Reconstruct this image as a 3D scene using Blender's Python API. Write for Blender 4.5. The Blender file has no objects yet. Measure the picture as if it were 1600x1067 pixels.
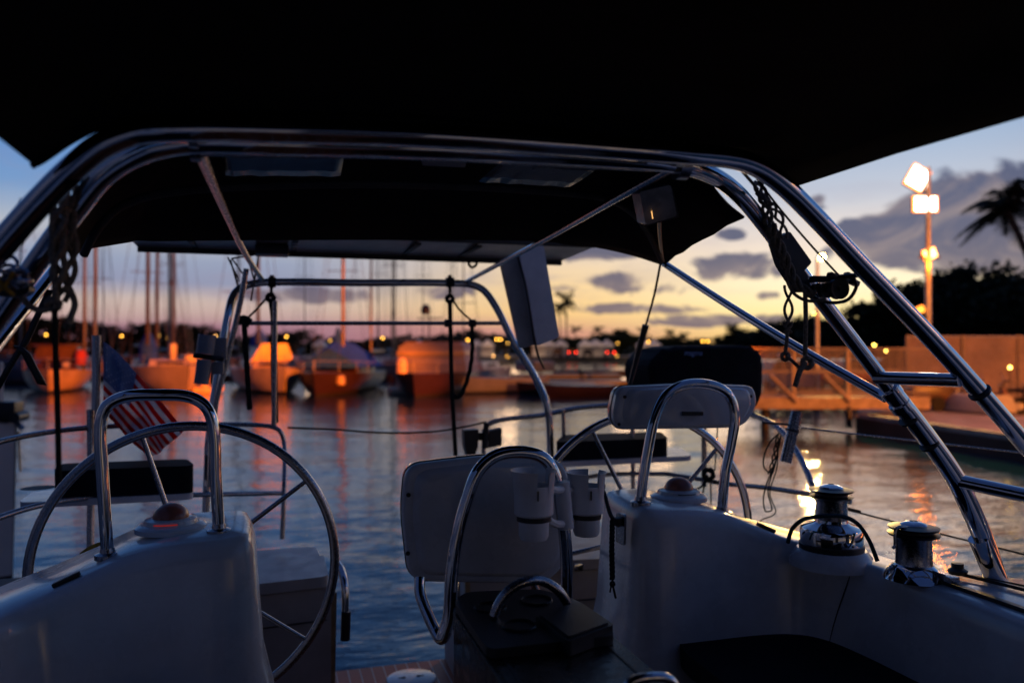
import bpy, bmesh, math, random
from mathutils import Vector, Matrix, noise as mnoise
R = math.radians
random.seed(11)
scn = bpy.context.scene
COL = scn.collection

# ------------------------------------------------------------------ camera
YAW, PITCH, CZ, FPX = 16.6, 0.53, 2.4, 1244.0
cam_d = bpy.data.cameras.new('camera')
cam = bpy.data.objects.new('camera', cam_d); COL.objects.link(cam)
cam.location = (0, 0, CZ)
cam.rotation_euler = (R(90 + PITCH), 0, R(-YAW))
cam_d.sensor_width = 36; cam_d.lens = 36 * FPX / 1600
cam_d.clip_start = .02; cam_d.clip_end = 5000
cam_d.dof.use_dof = True; cam_d.dof.focus_distance = 2.5; cam_d.dof.aperture_fstop = 1.6
scn.camera = cam
scn.view_settings.view_transform = 'Standard'; scn.view_settings.look = 'None'
scn.view_settings.exposure = 0.15; scn.view_settings.gamma = 1
scn.render.engine = 'CYCLES'
scn.cycles.use_denoising = True
scn.cycles.max_bounces = 6; scn.cycles.glossy_bounces = 4; scn.cycles.diffuse_bounces = 3
scn.cycles.transparent_max_bounces = 12
scn.cycles.sample_clamp_indirect = 15.0
scn.cycles.caustics_reflective = False; scn.cycles.caustics_refractive = False

CM = cam.rotation_euler.to_matrix()
FWD = Vector((math.sin(R(YAW)), math.cos(R(YAW)), 0)); RGT = Vector((math.cos(R(YAW)), -math.sin(R(YAW)), 0))
CAMP = Vector((0, 0, CZ))
def ray(px, py):
    return CM @ Vector(((px - 800) / FPX, (533.5 - py) / FPX, -1))
def V(px, py, v):                       # point on the athwart plane Y = v
    d = ray(px, py); return CAMP + d * (v / d.y)
def Hh(px, py, z):                      # point on the level z (relative to the eye)
    d = ray(px, py); return CAMP + d * (z / d.z)
def DD(px, py, dist):                   # point at a distance along the view axis
    d = ray(px, py); return CAMP + d * (dist / (d.dot(FWD)))
def G(px, dist, z=0.0):                 # ground point under a picture column, absolute height z
    p = CAMP + RGT * ((px - 800) / FPX * dist) + FWD * dist; return Vector((p.x, p.y, z))
def az_el(px, py):
    d = ray(px, py).normalized(); return math.atan2(d.x, d.y), math.asin(d.z)

def srgb(r, g, b):
    f = lambda c: (c / 255 / 12.92) if c / 255 <= .04045 else ((c / 255 + .055) / 1.055) ** 2.4
    return (f(r), f(g), f(b), 1)

# ------------------------------------------------------------------ node helper
class NT:
    def __init__(s, tree): s.t = tree; s.n = tree.nodes; s.l = tree.links
    def new(s, ty, **kw):
        n = s.n.new(ty)
        for k, v in kw.items(): setattr(n, k, v)
        return n
    def put(s, sock, v):
        if hasattr(v, 'links') or isinstance(v, bpy.types.NodeSocket): s.l.new(v, sock)
        else: sock.default_value = v
    def m(s, op, a, b=None, c=None, clamp=False):
        n = s.new('ShaderNodeMath', operation=op, use_clamp=clamp)
        s.put(n.inputs[0], a)
        if b is not None: s.put(n.inputs[1], b)
        if c is not None: s.put(n.inputs[2], c)
        return n.outputs[0]
    def mr(s, v, a, b, c=0., d=1., smooth=True):
        n = s.new('ShaderNodeMapRange'); n.interpolation_type = 'SMOOTHSTEP' if smooth else 'LINEAR'
        s.put(n.inputs[0], v); n.inputs[1].default_value = a; n.inputs[2].default_value = b
        n.inputs[3].default_value = c; n.inputs[4].default_value = d
        return n.outputs[0]
    def mix(s, f, a, b, kind='MIX'):
        n = s.new('ShaderNodeMix', data_type='RGBA', blend_type=kind); n.clamp_factor = True
        s.put(n.inputs[0], f); s.put(n.inputs[6], a); s.put(n.inputs[7], b); return n.outputs[2]
    def ramp(s, f, stops):
        n = s.new('ShaderNodeValToRGB'); cr = n.color_ramp
        while len(cr.elements) > 1: cr.elements.remove(cr.elements[0])
        cr.elements[0].position = stops[0][0]; cr.elements[0].color = stops[0][1]
        for p, c in stops[1:]:
            e = cr.elements.new(p); e.color = c
        s.put(n.inputs[0], f); return n.outputs[0]
    def noise(s, vec, scale, detail=4, rough=.55, dist=0):
        n = s.new('ShaderNodeTexNoise'); n.inputs['Scale'].default_value = scale
        n.inputs['Detail'].default_value = detail; n.inputs['Roughness'].default_value = rough
        n.inputs['Distortion'].default_value = dist
        if vec is not None: s.l.new(vec, n.inputs['Vector'])
        return n.outputs['Fac']
    def mapping(s, vec, scale=(1, 1, 1), loc=(0, 0, 0), rot=(0, 0, 0)):
        n = s.new('ShaderNodeMapping'); s.l.new(vec, n.inputs[0])
        n.inputs['Scale'].default_value = scale; n.inputs['Location'].default_value = loc
        n.inputs['Rotation'].default_value = rot; return n.outputs[0]

# ------------------------------------------------------------------ world: dusk sky, real sky model + afterglow + clouds
SUN_AZ = az_el(1370, 540)[0]            # afterglow azimuth, from +Y towards +X
world = bpy.data.worlds.new('World'); scn.world = world; world.use_nodes = True
W = NT(world.node_tree); W.n.clear()
out = W.new('ShaderNodeOutputWorld'); bg = W.new('ShaderNodeBackground')
tc = W.new('ShaderNodeTexCoord'); sep = W.new('ShaderNodeSeparateXYZ'); W.l.new(tc.outputs['Generated'], sep.inputs[0])
az = W.m('ARCTAN2', sep.outputs[0], sep.outputs[1])
el = W.m('ARCSINE', sep.outputs[2])
daz = W.m('ABSOLUTE', W.m('WRAP', W.m('SUBTRACT', az, SUN_AZ), math.pi, -math.pi))
sky = W.new('ShaderNodeTexSky'); sky.sky_type = 'NISHITA'; sky.sun_disc = False
sky.sun_elevation = R(0.5); sky.sun_rotation = SUN_AZ; sky.air_density = 1.3; sky.dust_density = 1.5
e01 = W.mr(el, 0, R(90), 0, 1, False)
# low wavy bands so the layers are not ruler-straight
gv = W.mapping(tc.outputs['Generated'], (1, 1, 9))
band = W.noise(gv, 2.2, 5, .55)
e01 = W.m('ADD', e01, W.m('MULTIPLY', W.m('SUBTRACT', band, .5), .018))
D90 = lambda a: a / 90
glow = W.ramp(e01, [(0, srgb(246, 200, 100)), (D90(2), srgb(255, 232, 158)), (D90(4), srgb(255, 240, 200)), (D90(7), srgb(232, 218, 204)),
                    (D90(10), srgb(188, 194, 206)), (D90(14), srgb(148, 174, 205)), (D90(18), srgb(112, 148, 192)), (D90(35), srgb(62, 92, 145)), (1, srgb(30, 48, 92))])
midc = W.ramp(e01, [(0, srgb(186, 124, 116)), (D90(1.4), srgb(204, 146, 124)), (D90(2.6), srgb(240, 198, 132)), (D90(4.5), srgb(240, 206, 152)), (D90(7), srgb(222, 202, 180)),
                    (D90(10), srgb(165, 165, 178)), (D90(14), srgb(125, 150, 185)), (D90(18), srgb(95, 128, 172)), (D90(35), srgb(50, 76, 125)), (1, srgb(29, 47, 90))])
left = W.ramp(e01, [(0, srgb(150, 104, 120)), (D90(1.4), srgb(160, 118, 132)), (D90(2.3), srgb(188, 160, 154)), (D90(3.3), srgb(194, 174, 166)), (D90(4.6), srgb(138, 144, 170)), (D90(6), srgb(144, 154, 178)), (D90(7.6), srgb(174, 178, 186)),
                    (D90(10), srgb(114, 148, 192)), (D90(14), srgb(88, 134, 194)), (D90(18), srgb(66, 114, 180)), (D90(35), srgb(40, 64, 112)), (1, srgb(28, 46, 88))])
back = W.ramp(e01, [(0, srgb(34, 42, 64)), (D90(10), srgb(34, 48, 78)), (D90(35), srgb(30, 46, 84)), (1, srgb(28, 46, 88))])
c1 = W.mix(W.mr(daz, R(2), R(23)), glow, midc)
c2 = W.mix(W.mr(daz, R(20), R(42)), c1, left)
c3 = W.mix(W.mr(daz, R(55), R(112)), c2, back)
skyc = W.mix(.006, c3, sky.outputs[0], 'ADD')
# cumulus banks where the photo has them: soft ellipses in azimuth/elevation broken up by noise
cn = W.noise(W.mapping(tc.outputs['Generated'], (1, 1, 1.7)), 12, 9, .62, .9)
cn2 = W.noise(W.mapping(tc.outputs['Generated'], (1, 1, 5), (3, 1, 0)), 5, 6, .6)
blobs = [(1405, 368, 66, 34), (1455, 352, 66, 48), (1530, 345, 90, 58), (1620, 360, 120, 60), (1480, 385, 120, 22), (1560, 398, 80, 26), (1155, 418, 78, 26), (1118, 428, 40, 18), (975, 442, 70, 20), (1276, 314, 26, 14),
         (920, 396, 80, 16), (880, 450, 36, 10), (1195, 462, 22, 9), (1050, 452, 50, 14), (1290, 440, 40, 9), (1010, 482, 160, 10), (690, 455, 60, 16), (1115, 500, 120, 12), (500, 462, 130, 14), (1140, 366, 30, 10)]
tot = None
for bi_, (bx_, by_, rx, ry) in enumerate(blobs):
    a0, e0 = az_el(bx_, by_)
    q = W.m('ADD', W.m('POWER', W.m('DIVIDE', W.m('SUBTRACT', az, a0), rx / FPX), 2.), W.m('POWER', W.m('DIVIDE', W.m('SUBTRACT', el, e0), ry / FPX), 2.))
    b = W.m('SUBTRACT', 2.1 if bi_ < 6 else 1.3, q, clamp=False)
    b = W.m('MAXIMUM', b, 0.)
    tot = b if tot is None else W.m('MAXIMUM', tot, b)
cm = W.m('ADD', tot, W.m('MULTIPLY', W.m('SUBTRACT', cn, .5), 4.2))
cloud = W.mr(cm, .42, 1.05)
cloud = W.m('MULTIPLY', cloud, W.mr(tot, 0., .35))
thin = W.m('MULTIPLY', W.mr(cn2, .52, .70), W.m('MULTIPLY', W.mr(el, R(1), R(3)), W.m('MULTIPLY', W.mr(el, R(16), R(9)), W.mr(daz, R(6), R(26), .25, 1.))))
ccol = W.mix(W.mr(el, R(2), R(8)), srgb(112, 100, 112), srgb(78, 84, 112))
ccol = W.mix(W.mr(cn, .36, .58), W.mix(.35, ccol, srgb(196, 170, 152)), ccol)
s1 = W.mix(W.m('MULTIPLY', thin, .45), skyc, srgb(150, 140, 158))
s2 = W.mix(W.m('MULTIPLY', cloud, .92), s1, ccol)
W.l.new(s2, bg.inputs[0]); bg.inputs[1].default_value = 1.0
W.l.new(bg.outputs[0], out.inputs[0])
world.cycles.sampling_method = 'MANUAL'; world.cycles.sample_map_resolution = 1024

# the last warm light from below the horizon glow
sl = bpy.data.lights.new('afterglow_sun', 'SUN'); sl.energy = .16; sl.angle = R(22); sl.color = (1, .66, .42)
so = bpy.data.objects.new('afterglow_sun', sl); COL.objects.link(so)
sd = Vector((math.sin(SUN_AZ) * math.cos(R(5)), math.cos(SUN_AZ) * math.cos(R(5)), math.sin(R(5))))
so.rotation_euler = sd.to_track_quat('Z', 'Y').to_euler(); so.location = (0, 0, 40)

# ------------------------------------------------------------------ materials
MATS = {}
def mat(name, color, rough=.5, metal=0., var=.15, vscale=8., bump=0., bscale=40., spec=.5, coat=0., rvar=.0):
    if name in MATS: return MATS[name]
    m = bpy.data.materials.new(name); m.use_nodes = True; N = NT(m.node_tree)
    p = N.n['Principled BSDF']; t = N.new('ShaderNodeTexCoord')
    nz = N.noise(t.outputs['Object'], vscale, 5, .6)
    c = (*color, 1)
    dark = tuple(x * (1 - var) for x in color) + (1,); lite = tuple(min(1, x * (1 + var)) for x in color) + (1,)
    N.l.new(N.mix(N.mr(nz, .3, .7), dark, lite), p.inputs['Base Color'])
    p.inputs['Metallic'].default_value = metal
    p.inputs['Specular IOR Level'].default_value = spec
    if coat: p.inputs['Coat Weight'].default_value = coat; p.inputs['Coat Roughness'].default_value = .08
    if rvar: N.l.new(N.mr(N.noise(t.outputs['Object'], vscale * 2.3, 5, .65), .3, .7, max(0, rough - rvar), rough + rvar), p.inputs['Roughness'])
    else: p.inputs['Roughness'].default_value = rough
    if bump:
        b = N.new('ShaderNodeBump'); b.inputs['Strength'].default_value = bump; b.inputs['Distance'].default_value = .002
        N.l.new(N.noise(t.outputs['Object'], bscale, 4, .6), b.inputs['Height']); N.l.new(b.outputs[0], p.inputs['Normal'])
    MATS[name] = m; return m
def emis(name, color, strength, sample=True):
    m = bpy.data.materials.new(name); m.use_nodes = True; N = NT(m.node_tree); p = N.n['Principled BSDF']
    p.inputs['Base Color'].default_value = (*color, 1)
    p.inputs['Emission Color'].default_value = (*color, 1); p.inputs['Emission Strength'].default_value = strength
    if not sample: m.cycles.emission_sampling = 'NONE'
    MATS[name] = m; return m
steel = mat('polished_steel', (.62, .63, .66), .06, 1., .06, 30, rvar=.03)
dull_steel = mat('brushed_steel', (.36, .36, .38), .22, 1., .12, 60, .25, 180, rvar=.08)
gel = mat('gelcoat', (.68, .68, .69), .26, 0, .12, 3, .10, 60, rvar=.08, coat=.35)
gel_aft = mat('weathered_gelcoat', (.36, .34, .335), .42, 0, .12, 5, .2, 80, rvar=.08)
plastic_w = mat('white_plastic', (.80, .78, .78), .38, 0, .06, 12, .1, 90)
plastic_g = mat('grey_plastic', (.22, .23, .26), .5, 0, .1, 12, .2, 90)
blackp = mat('black_plastic', (.012, .012, .014), .42, 0, .3, 25, .2, 120)
canvas = mat('black_canvas', (.006, .0065, .009), .95, 0, .5, 5, 1., 350, spec=.12)
cushion_m = mat('black_cushion', (.006, .007, .011), .85, 0, .3, 9, .6, 300, spec=.2)
vinyl = mat('clear_vinyl', (.035, .042, .055), .22, 0, .5, 5, 1., 9, spec=.7)
ropem = mat('grey_rope', (.30, .25, .19), .9, 0, .45, 160, 1., 700, spec=.2)
roped = mat('dark_rope', (.02, .026, .024), .9, 0, .5, 160, 1., 700, spec=.2)
ropeb = mat('teal_rope', (.006, .045, .065), .85, 0, .35, 160, 1., 700, spec=.2)
ropey = mat('yellow_rope', (.5, .28, .04), .85, 0, .35, 90, 1., 500, spec=.2)
dkwood = mat('dark_wood', (.020, .012, .008), .28, 0, .5, 14, .25, 40, spec=.4, rvar=.08)
grayd = mat('weathered_deck', (.10, .085, .075), .7, 0, .3, 7, .5, 90)
lens_m = mat('clear_lens', (.22, .22, .22), .12, 0, .3, 20, .5, 40, spec=.9)
compass_m = mat('compass_dome', (.34, .10, .06), .28, 0, .2, 20, spec=.6)
redglow = emis('compass_lamp', (1, .05, .02), .16)
foliage = mat('foliage', (.020, .030, .012), .8, 0, .6, 1.2, spec=.2)
palmg = mat('palm_leaf', (.028, .036, .016), .7, 0, .5, 1.5, spec=.3)
bark = mat('bark', (.10, .075, .055), .9, 0, .4, 3, .8, 12)
concrete = mat('concrete', (.42, .38, .33), .85, 0, .25, 1.4, .5, 14)
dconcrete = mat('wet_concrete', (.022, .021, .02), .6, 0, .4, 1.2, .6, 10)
galv = mat('galvanised_steel', (.42, .42, .42), .45, .6, .2, 6)
lampblack = mat('lamp_housing', (.05, .045, .04), .5, .5, .2, 9)

def teak_material():
    m = bpy.data.materials.new('teak_planking'); m.use_nodes = True; N = NT(m.node_tree); p = N.n['Principled BSDF']
    t = N.new('ShaderNodeTexCoord'); s = N.new('ShaderNodeSeparateXYZ'); N.l.new(t.outputs['Object'], s.inputs[0])
    fr = N.m('FRACT', N.m('DIVIDE', s.outputs[0], .062))
    seam = N.m('LESS_THAN', fr, .10)
    idx = N.m('FLOOR', N.m('DIVIDE', s.outputs[0], .062))
    wn = N.new('ShaderNodeTexWhiteNoise', noise_dimensions='1D'); N.l.new(idx, wn.inputs['W'])
    g = N.noise(N.mapping(t.outputs['Object'], (40, 2.5, 1)), 3, 5, .6)
    wood = N.mix(N.m('MULTIPLY', N.m('ADD', g, wn.outputs[0]), .5), (.30, .05, .010, 1), (.55, .14, .03, 1))
    N.l.new(N.mix(seam, wood, (.60, .48, .40, 1)), p.inputs['Base Color']); p.inputs['Roughness'].default_value = .5
    return m
teak = teak_material()

def water_material():
    m = bpy.data.materials.new('harbour_water'); m.use_nodes = True; N = NT(m.node_tree); p = N.n['Principled BSDF']
    p.inputs['Base Color'].default_value = (.005, .032, .062, 1); p.inputs['Roughness'].default_value = .035
    p.inputs['IOR'].default_value = 1.45; p.inputs['Specular IOR Level'].default_value = .5
    g = N.new('ShaderNodeNewGeometry')
    a = N.noise(N.mapping(g.outputs['Position'], (.65, 1.7, 1), rot=(0, 0, R(12))), 1.5, 3, .5, .8)
    b = N.noise(N.mapping(g.outputs['Position'], (.7, 1.9, 1), rot=(0, 0, R(20))), 4.2, 3, .5, .5)
    c = N.noise(g.outputs['Position'], .22, 2, .5)
    d = N.noise(N.mapping(g.outputs['Position'], (.8, 1.6, 1), rot=(0, 0, R(2))), 11, 2, .5)
    h = N.m('ADD', N.m('ADD', N.m('MULTIPLY', a, .8), N.m('MULTIPLY', b, .42)), N.m('ADD', N.m('MULTIPLY', c, 1.2), N.m('MULTIPLY', d, .12)))
    bp = N.new('ShaderNodeBump'); bp.inputs['Strength'].default_value = 1.; bp.inputs['Distance'].default_value = .020
    N.l.new(h, bp.inputs['Height']); N.l.new(bp.outputs[0], p.inputs['Normal'])
    return m
water_m = water_material()

# ------------------------------------------------------------------ mesh helpers
def finish(bm, name, m, parent=None, smooth=True, bevel=0.):
    me = bpy.data.meshes.new(name)
    if bevel:
        es = [e for e in bm.edges if len(e.link_faces) == 2 and e.calc_face_angle(0) > R(35)]
        bmesh.ops.bevel(bm, geom=es, offset=bevel, segments=2, profile=.6, affect='EDGES', clamp_overlap=True)
    bmesh.ops.recalc_face_normals(bm, faces=bm.faces)
    for e in bm.edges:
        e.smooth = not (len(e.link_faces) == 2 and e.calc_face_angle(0) > R(38))
    for f in bm.faces: f.smooth = smooth
    bm.to_mesh(me); bm.free()
    if isinstance(m, (list, tuple)):
        for k in m: me.materials.append(k)
    else: me.materials.append(m)
    o = bpy.data.objects.new(name, me); COL.objects.link(o)
    if parent is not None:
        o.parent = parent
        if parent.matrix_world == Matrix.Identity(4): pass
    return o
def reparent(o, parent):                 # o's mesh is in world space, parent stands elsewhere
    o.parent = parent
    o.matrix_parent_inverse = world_m(parent).inverted()
    return o
def world_m(o):
    m = Matrix.LocRotScale(o.location, o.rotation_euler, o.scale)
    if o.parent is not None: m = world_m(o.parent) @ o.matrix_parent_inverse @ m
    return m
def empty(name, loc=(0, 0, 0), rz=0, label=None, cat=None, group=None):
    o = bpy.data.objects.new(name, None); o.empty_display_size = .1; COL.objects.link(o)
    o.location = loc; o.rotation_euler = (0, 0, rz); tag(o, label, cat, group); return o
def tag(o, label=None, cat=None, group=None, kind=None):
    if label: o['label'] = label
    if cat: o['category'] = cat
    if group: o['group'] = group
    if kind: o['kind'] = kind
    return o
def W_(bm, name, m, parent, **k):        # part built in world space
    o = finish(bm, name, m, None, **k)
    if parent is not None: reparent(o, parent)
    return o
def smoothp(pts, n=8):
    pts = [Vector(p) for p in pts]
    if len(pts) < 3: return pts
    P = [2 * pts[0] - pts[1]] + pts + [2 * pts[-1] - pts[-2]]
    out = []
    for i in range(1, len(P) - 2):
        p0, p1, p2, p3 = P[i - 1], P[i], P[i + 1], P[i + 2]
        d = max(1e-6, (p2 - p1).length)
        t0 = (p2 - p0) * d / max(1e-6, (p1 - p0).length + d); t1 = (p3 - p1) * d / max(1e-6, (p3 - p2).length + d)
        for k in range(n):
            t = k / n
            out.append((2 * t**3 - 3 * t**2 + 1) * p1 + (t**3 - 2 * t**2 + t) * t0 + (-2 * t**3 + 3 * t**2) * p2 + (t**3 - t**2) * t1)
    out.append(pts[-1]); return out
def tube(bm, pts, r, segs=12, sm=0, closed=False, cap=True):
    pts = smoothp(pts, sm) if sm else [Vector(p) for p in pts]
    n = len(pts); rings = []; up = None
    rr = r if isinstance(r, (list, tuple)) else None
    for i, p in enumerate(pts):
        if closed: t = pts[(i + 1) % n] - pts[i - 1]
        else: t = pts[min(i + 1, n - 1)] - pts[max(i - 1, 0)]
        if t.length < 1e-9: t = Vector((0, 0, 1))
        t.normalize()
        if up is None:
            up = Vector((0, 0, 1)) if abs(t.z) < .9 else Vector((1, 0, 0))
        up = (up - t * up.dot(t))
        if up.length < 1e-6: up = t.orthogonal()
        up.normalize(); sd_ = t.cross(up)
        rad = (rr[0] + (rr[-1] - rr[0]) * i / (n - 1)) if rr else r
        rings.append([bm.verts.new(p + (up * math.cos(2 * math.pi * k / segs) + sd_ * math.sin(2 * math.pi * k / segs)) * rad) for k in range(segs)])
    m = n if closed else n - 1
    for i in range(m):
        a, b = rings[i], rings[(i + 1) % n]
        for k in range(segs):
            try: bm.faces.new((a[k], a[(k + 1) % segs], b[(k + 1) % segs], b[k]))
            except ValueError: pass
    if cap and not closed:
        bm.faces.new(rings[0][::-1]); bm.faces.new(rings[-1])
    return bm
def box(bm, c, s, rot=None):
    c = Vector(c); M = Matrix.Translation(c) @ (rot.to_4x4() if rot is not None else Matrix.Identity(4)) @ Matrix.Diagonal((*s, 1))
    bmesh.ops.create_cube(bm, size=1, matrix=M); return bm
def prism(bm, poly, ext):
    ext = Vector(ext); a = [bm.verts.new(Vector(p)) for p in poly]; b = [bm.verts.new(Vector(p) + ext) for p in poly]
    bm.faces.new(a); bm.faces.new(b[::-1]); n = len(a)
    for i in range(n): bm.faces.new((a[i], b[i], b[(i + 1) % n], a[(i + 1) % n]))
    return bm
def lathe(bm, prof, c, segs=28, M=None, a0=0, a1=2 * math.pi):
    c = Vector(c); full = abs(a1 - a0 - 2 * math.pi) < 1e-6; n = segs if full else segs + 1; rings = []
    for r, z in prof:
        ring = []
        for k in range(n):
            a = a0 + (a1 - a0) * k / segs; v = Vector((r * math.cos(a), r * math.sin(a), z))
            if M is not None: v = M @ v
            ring.append(bm.verts.new(c + v))
        rings.append(ring)
    for i in range(len(prof) - 1):
        for k in range(segs):
            try: bm.faces.new((rings[i][k], rings[i][(k + 1) % n], rings[i + 1][(k + 1) % n], rings[i + 1][k]))
            except ValueError: pass
    if full:
        if prof[0][0] > 1e-4: bm.faces.new(rings[0][::-1])
        if prof[-1][0] > 1e-4: bm.faces.new(rings[-1])
    bmesh.ops.remove_doubles(bm, verts=bm.verts, dist=1e-5)
    return bm
def B(): return bmesh.new()
def grid(bm, rows, mat_fn=None):
    vs = [[bm.verts.new(p) for p in r] for r in rows]
    for i in range(len(vs) - 1):
        for j in range(len(vs[0]) - 1):
            f = bm.faces.new((vs[i][j], vs[i][j + 1], vs[i + 1][j + 1], vs[i + 1][j]))
            if mat_fn: f.material_index = mat_fn(i, j)
    return vs
def solid(o, t):
    md = o.modifiers.new('thick', 'SOLIDIFY'); md.thickness = t; md.offset = 0; return o
def rounded(pts, r, n=4):
    """round the corners of a 3-D polygon"""
    out = []; N_ = len(pts)
    for i in range(N_):
        p, a, b = Vector(pts[i]), Vector(pts[i - 1]), Vector(pts[(i + 1) % N_])
        da, db = a - p, b - p; ra = min(r, da.length * .45); rb = min(r, db.length * .45)
        pa, pb = p + da.normalized() * ra, p + db.normalized() * rb
        for k in range(n + 1):
            t = k / n; out.append((1 - t) ** 2 * pa + 2 * t * (1 - t) * p + t * t * pb)
    return out
def twist(bm, pts, R_, r, pitch, n=2, sm=8, segs=6):
    """n strands plaited round a path: reads as a chain-knotted rope"""
    P = smoothp(pts, sm); L = [0]
    for i in range(1, len(P)): L.append(L[-1] + (P[i] - P[i - 1]).length)
    tot_ = L[-1]; steps = max(8, int(tot_ / pitch * 10))
    def at(s):
        for i in range(1, len(P)):
            if L[i] >= s or i == len(P) - 1:
                t = (s - L[i - 1]) / max(1e-9, L[i] - L[i - 1]); return P[i - 1].lerp(P[i], t), (P[i] - P[i - 1]).normalized()
    for k in range(n):
        q = []
        for j in range(steps + 1):
            s = tot_ * j / steps; p, t = at(s)
            sd_ = RGT - t * RGT.dot(t); sd_.normalize(); up = t.cross(sd_)
            a = 2 * math.pi * s / pitch / 2 + k * 2 * math.pi / n
            q.append(p + sd_ * math.cos(a) * R_ + up * math.sin(a) * R_ * .6)
        tube(bm, q, r, segs)
    return bm
exec_parts = []
# ================================================================== SETTING: water and land
LZ = .42
import numpy as np
def water_mesh():
    rs = [0.02, 1.0, 2.0]
    while rs[-1] < 95: rs.append(rs[-1] * 1.0085)
    while rs[-1] < 3500: rs.append(rs[-1] * 1.25)
    f0 = math.radians(YAW)
    th = np.concatenate([np.linspace(f0 - 1.0, f0 + 1.0, 760), np.linspace(f0 + 1.0, f0 + 2 * math.pi - 1.0, 62)[1:-1]])
    rr, tt = np.meshgrid(np.array(rs), th, indexing='ij'); x = rr * np.sin(tt); y = rr * np.cos(tt)
    rng = np.random.RandomState(4); z = np.zeros_like(x)
    patch = .75 + .35 * np.sin(x * .31 + 1.3 * np.sin(y * .17)) * np.sin(y * .23 + 1.1 * np.sin(x * .11 + 2)) + .2 * np.sin(x * .05 + y * .9)
    for k in range(40):
        lam = .30 * (4.5 / .30) ** (k / 39.); a = math.radians(YAW) + rng.normal(0, .75); kx, ky = math.sin(a), math.cos(a); ph = rng.uniform(0, 6.28)
        sl = .0070 * (1.15 if lam < 1.2 else .8)
        fade = np.clip((lam / (rr * .0085) - 2.2) / 2.5, 0, 1)
        w = 2 * math.pi / lam; arg = w * (x * kx + y * ky) + ph + .6 * np.sin(.9 * (x * ky - y * kx) / lam + k)
        z += sl / w * (np.sin(arg) + .25 * np.sin(2 * arg + 1)) * fade * patch
    n, m_ = x.shape; co = np.stack([x, y, z], -1).reshape(-1, 3)
    i, j = np.meshgrid(np.arange(n - 1), np.arange(m_), indexing='ij'); j2 = (j + 1) % m_
    f = np.stack([i * m_ + j, i * m_ + j2, (i + 1) * m_ + j2, (i + 1) * m_ + j], -1).reshape(-1, 4)[:, ::-1]
    me = bpy.data.meshes.new('water'); me.vertices.add(len(co)); me.vertices.foreach_set('co', co.ravel()); me.loops.add(f.size); me.loops.foreach_set('vertex_index', f.ravel().astype(np.int32))
    me.polygons.add(len(f)); me.polygons.foreach_set('loop_start', np.arange(0, f.size, 4, dtype=np.int32)); me.polygons.foreach_set('loop_total', np.full(len(f), 4, np.int32))
    me.update(calc_edges=True); me.validate(); me.polygons.foreach_set('use_smooth', np.ones(len(me.polygons), bool)); me.materials.append(water_m)
    o = bpy.data.objects.new('water', me); COL.objects.link(o); return o
water = water_mesh(); tag(water, kind='structure')

def plan(X, D, z): p = RGT * X + FWD * D; return Vector((p.x, p.y, z))
bm = B()
far = [(-420, 158), (-200, 150), (-90, 153), (-30, 150), (20, 153), (60, 140), (75, 110), (60, 80), (38, 52), (24, 34), (18.5, 31), (14.0, 27.5), (11.2, 25.8), (10.0, 23.2), (10.35, 20), (10.9, 17), (11.3, 10), (11.5, 2), (11.5, -30), (300, -30), (1500, 400), (1200, 1400), (-1200, 1400), (-1000, 300)]
a = [bm.verts.new(plan(x, d, LZ if d < 100 and x > 0 else .9)) for x, d in far]
b = [bm.verts.new(plan(x, d, -1.5)) for x, d in far]
top = bm.faces.new(a)
for i in range(len(a)):
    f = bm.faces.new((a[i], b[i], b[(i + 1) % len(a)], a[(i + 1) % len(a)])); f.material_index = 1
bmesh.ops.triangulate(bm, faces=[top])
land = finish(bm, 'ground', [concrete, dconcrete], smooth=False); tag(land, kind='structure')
bm = B()      # raised timber kerb along the quay edge
prism(bm, [plan(10.03, 23.1, LZ), plan(10.37, 20, LZ), plan(10.92, 17, LZ), plan(11.32, 10, LZ), plan(11.5, 10, LZ), plan(11.1, 17, LZ), plan(10.55, 20, LZ), plan(10.2, 23.1, LZ)], (0, 0, .12))
k = finish(bm, 'kerb', concrete, smooth=False, bevel=.02); tag(k, kind='structure')

# ------------------------------------------------------------------ hills far behind
bm = B(); rows = []
for j in range(3):
    rows.append([])
    for i in range(60):
        X = -700 + 1500 * i / 59; h = 5 + 6 * mnoise.noise(Vector((X * .006, 3.3, 0))) + 3 * mnoise.noise(Vector((X * .03, 8, 0)))
        if X > 250: h += (X - 250) * .05
        rows[-1].append(plan(X, 560 + 120 * j, .9 + (0 if j == 0 else h * (1 if j == 1 else .2))))
grid(bm, rows); hl = finish(bm, 'hills', foliage); tag(hl, kind='structure')

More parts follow.
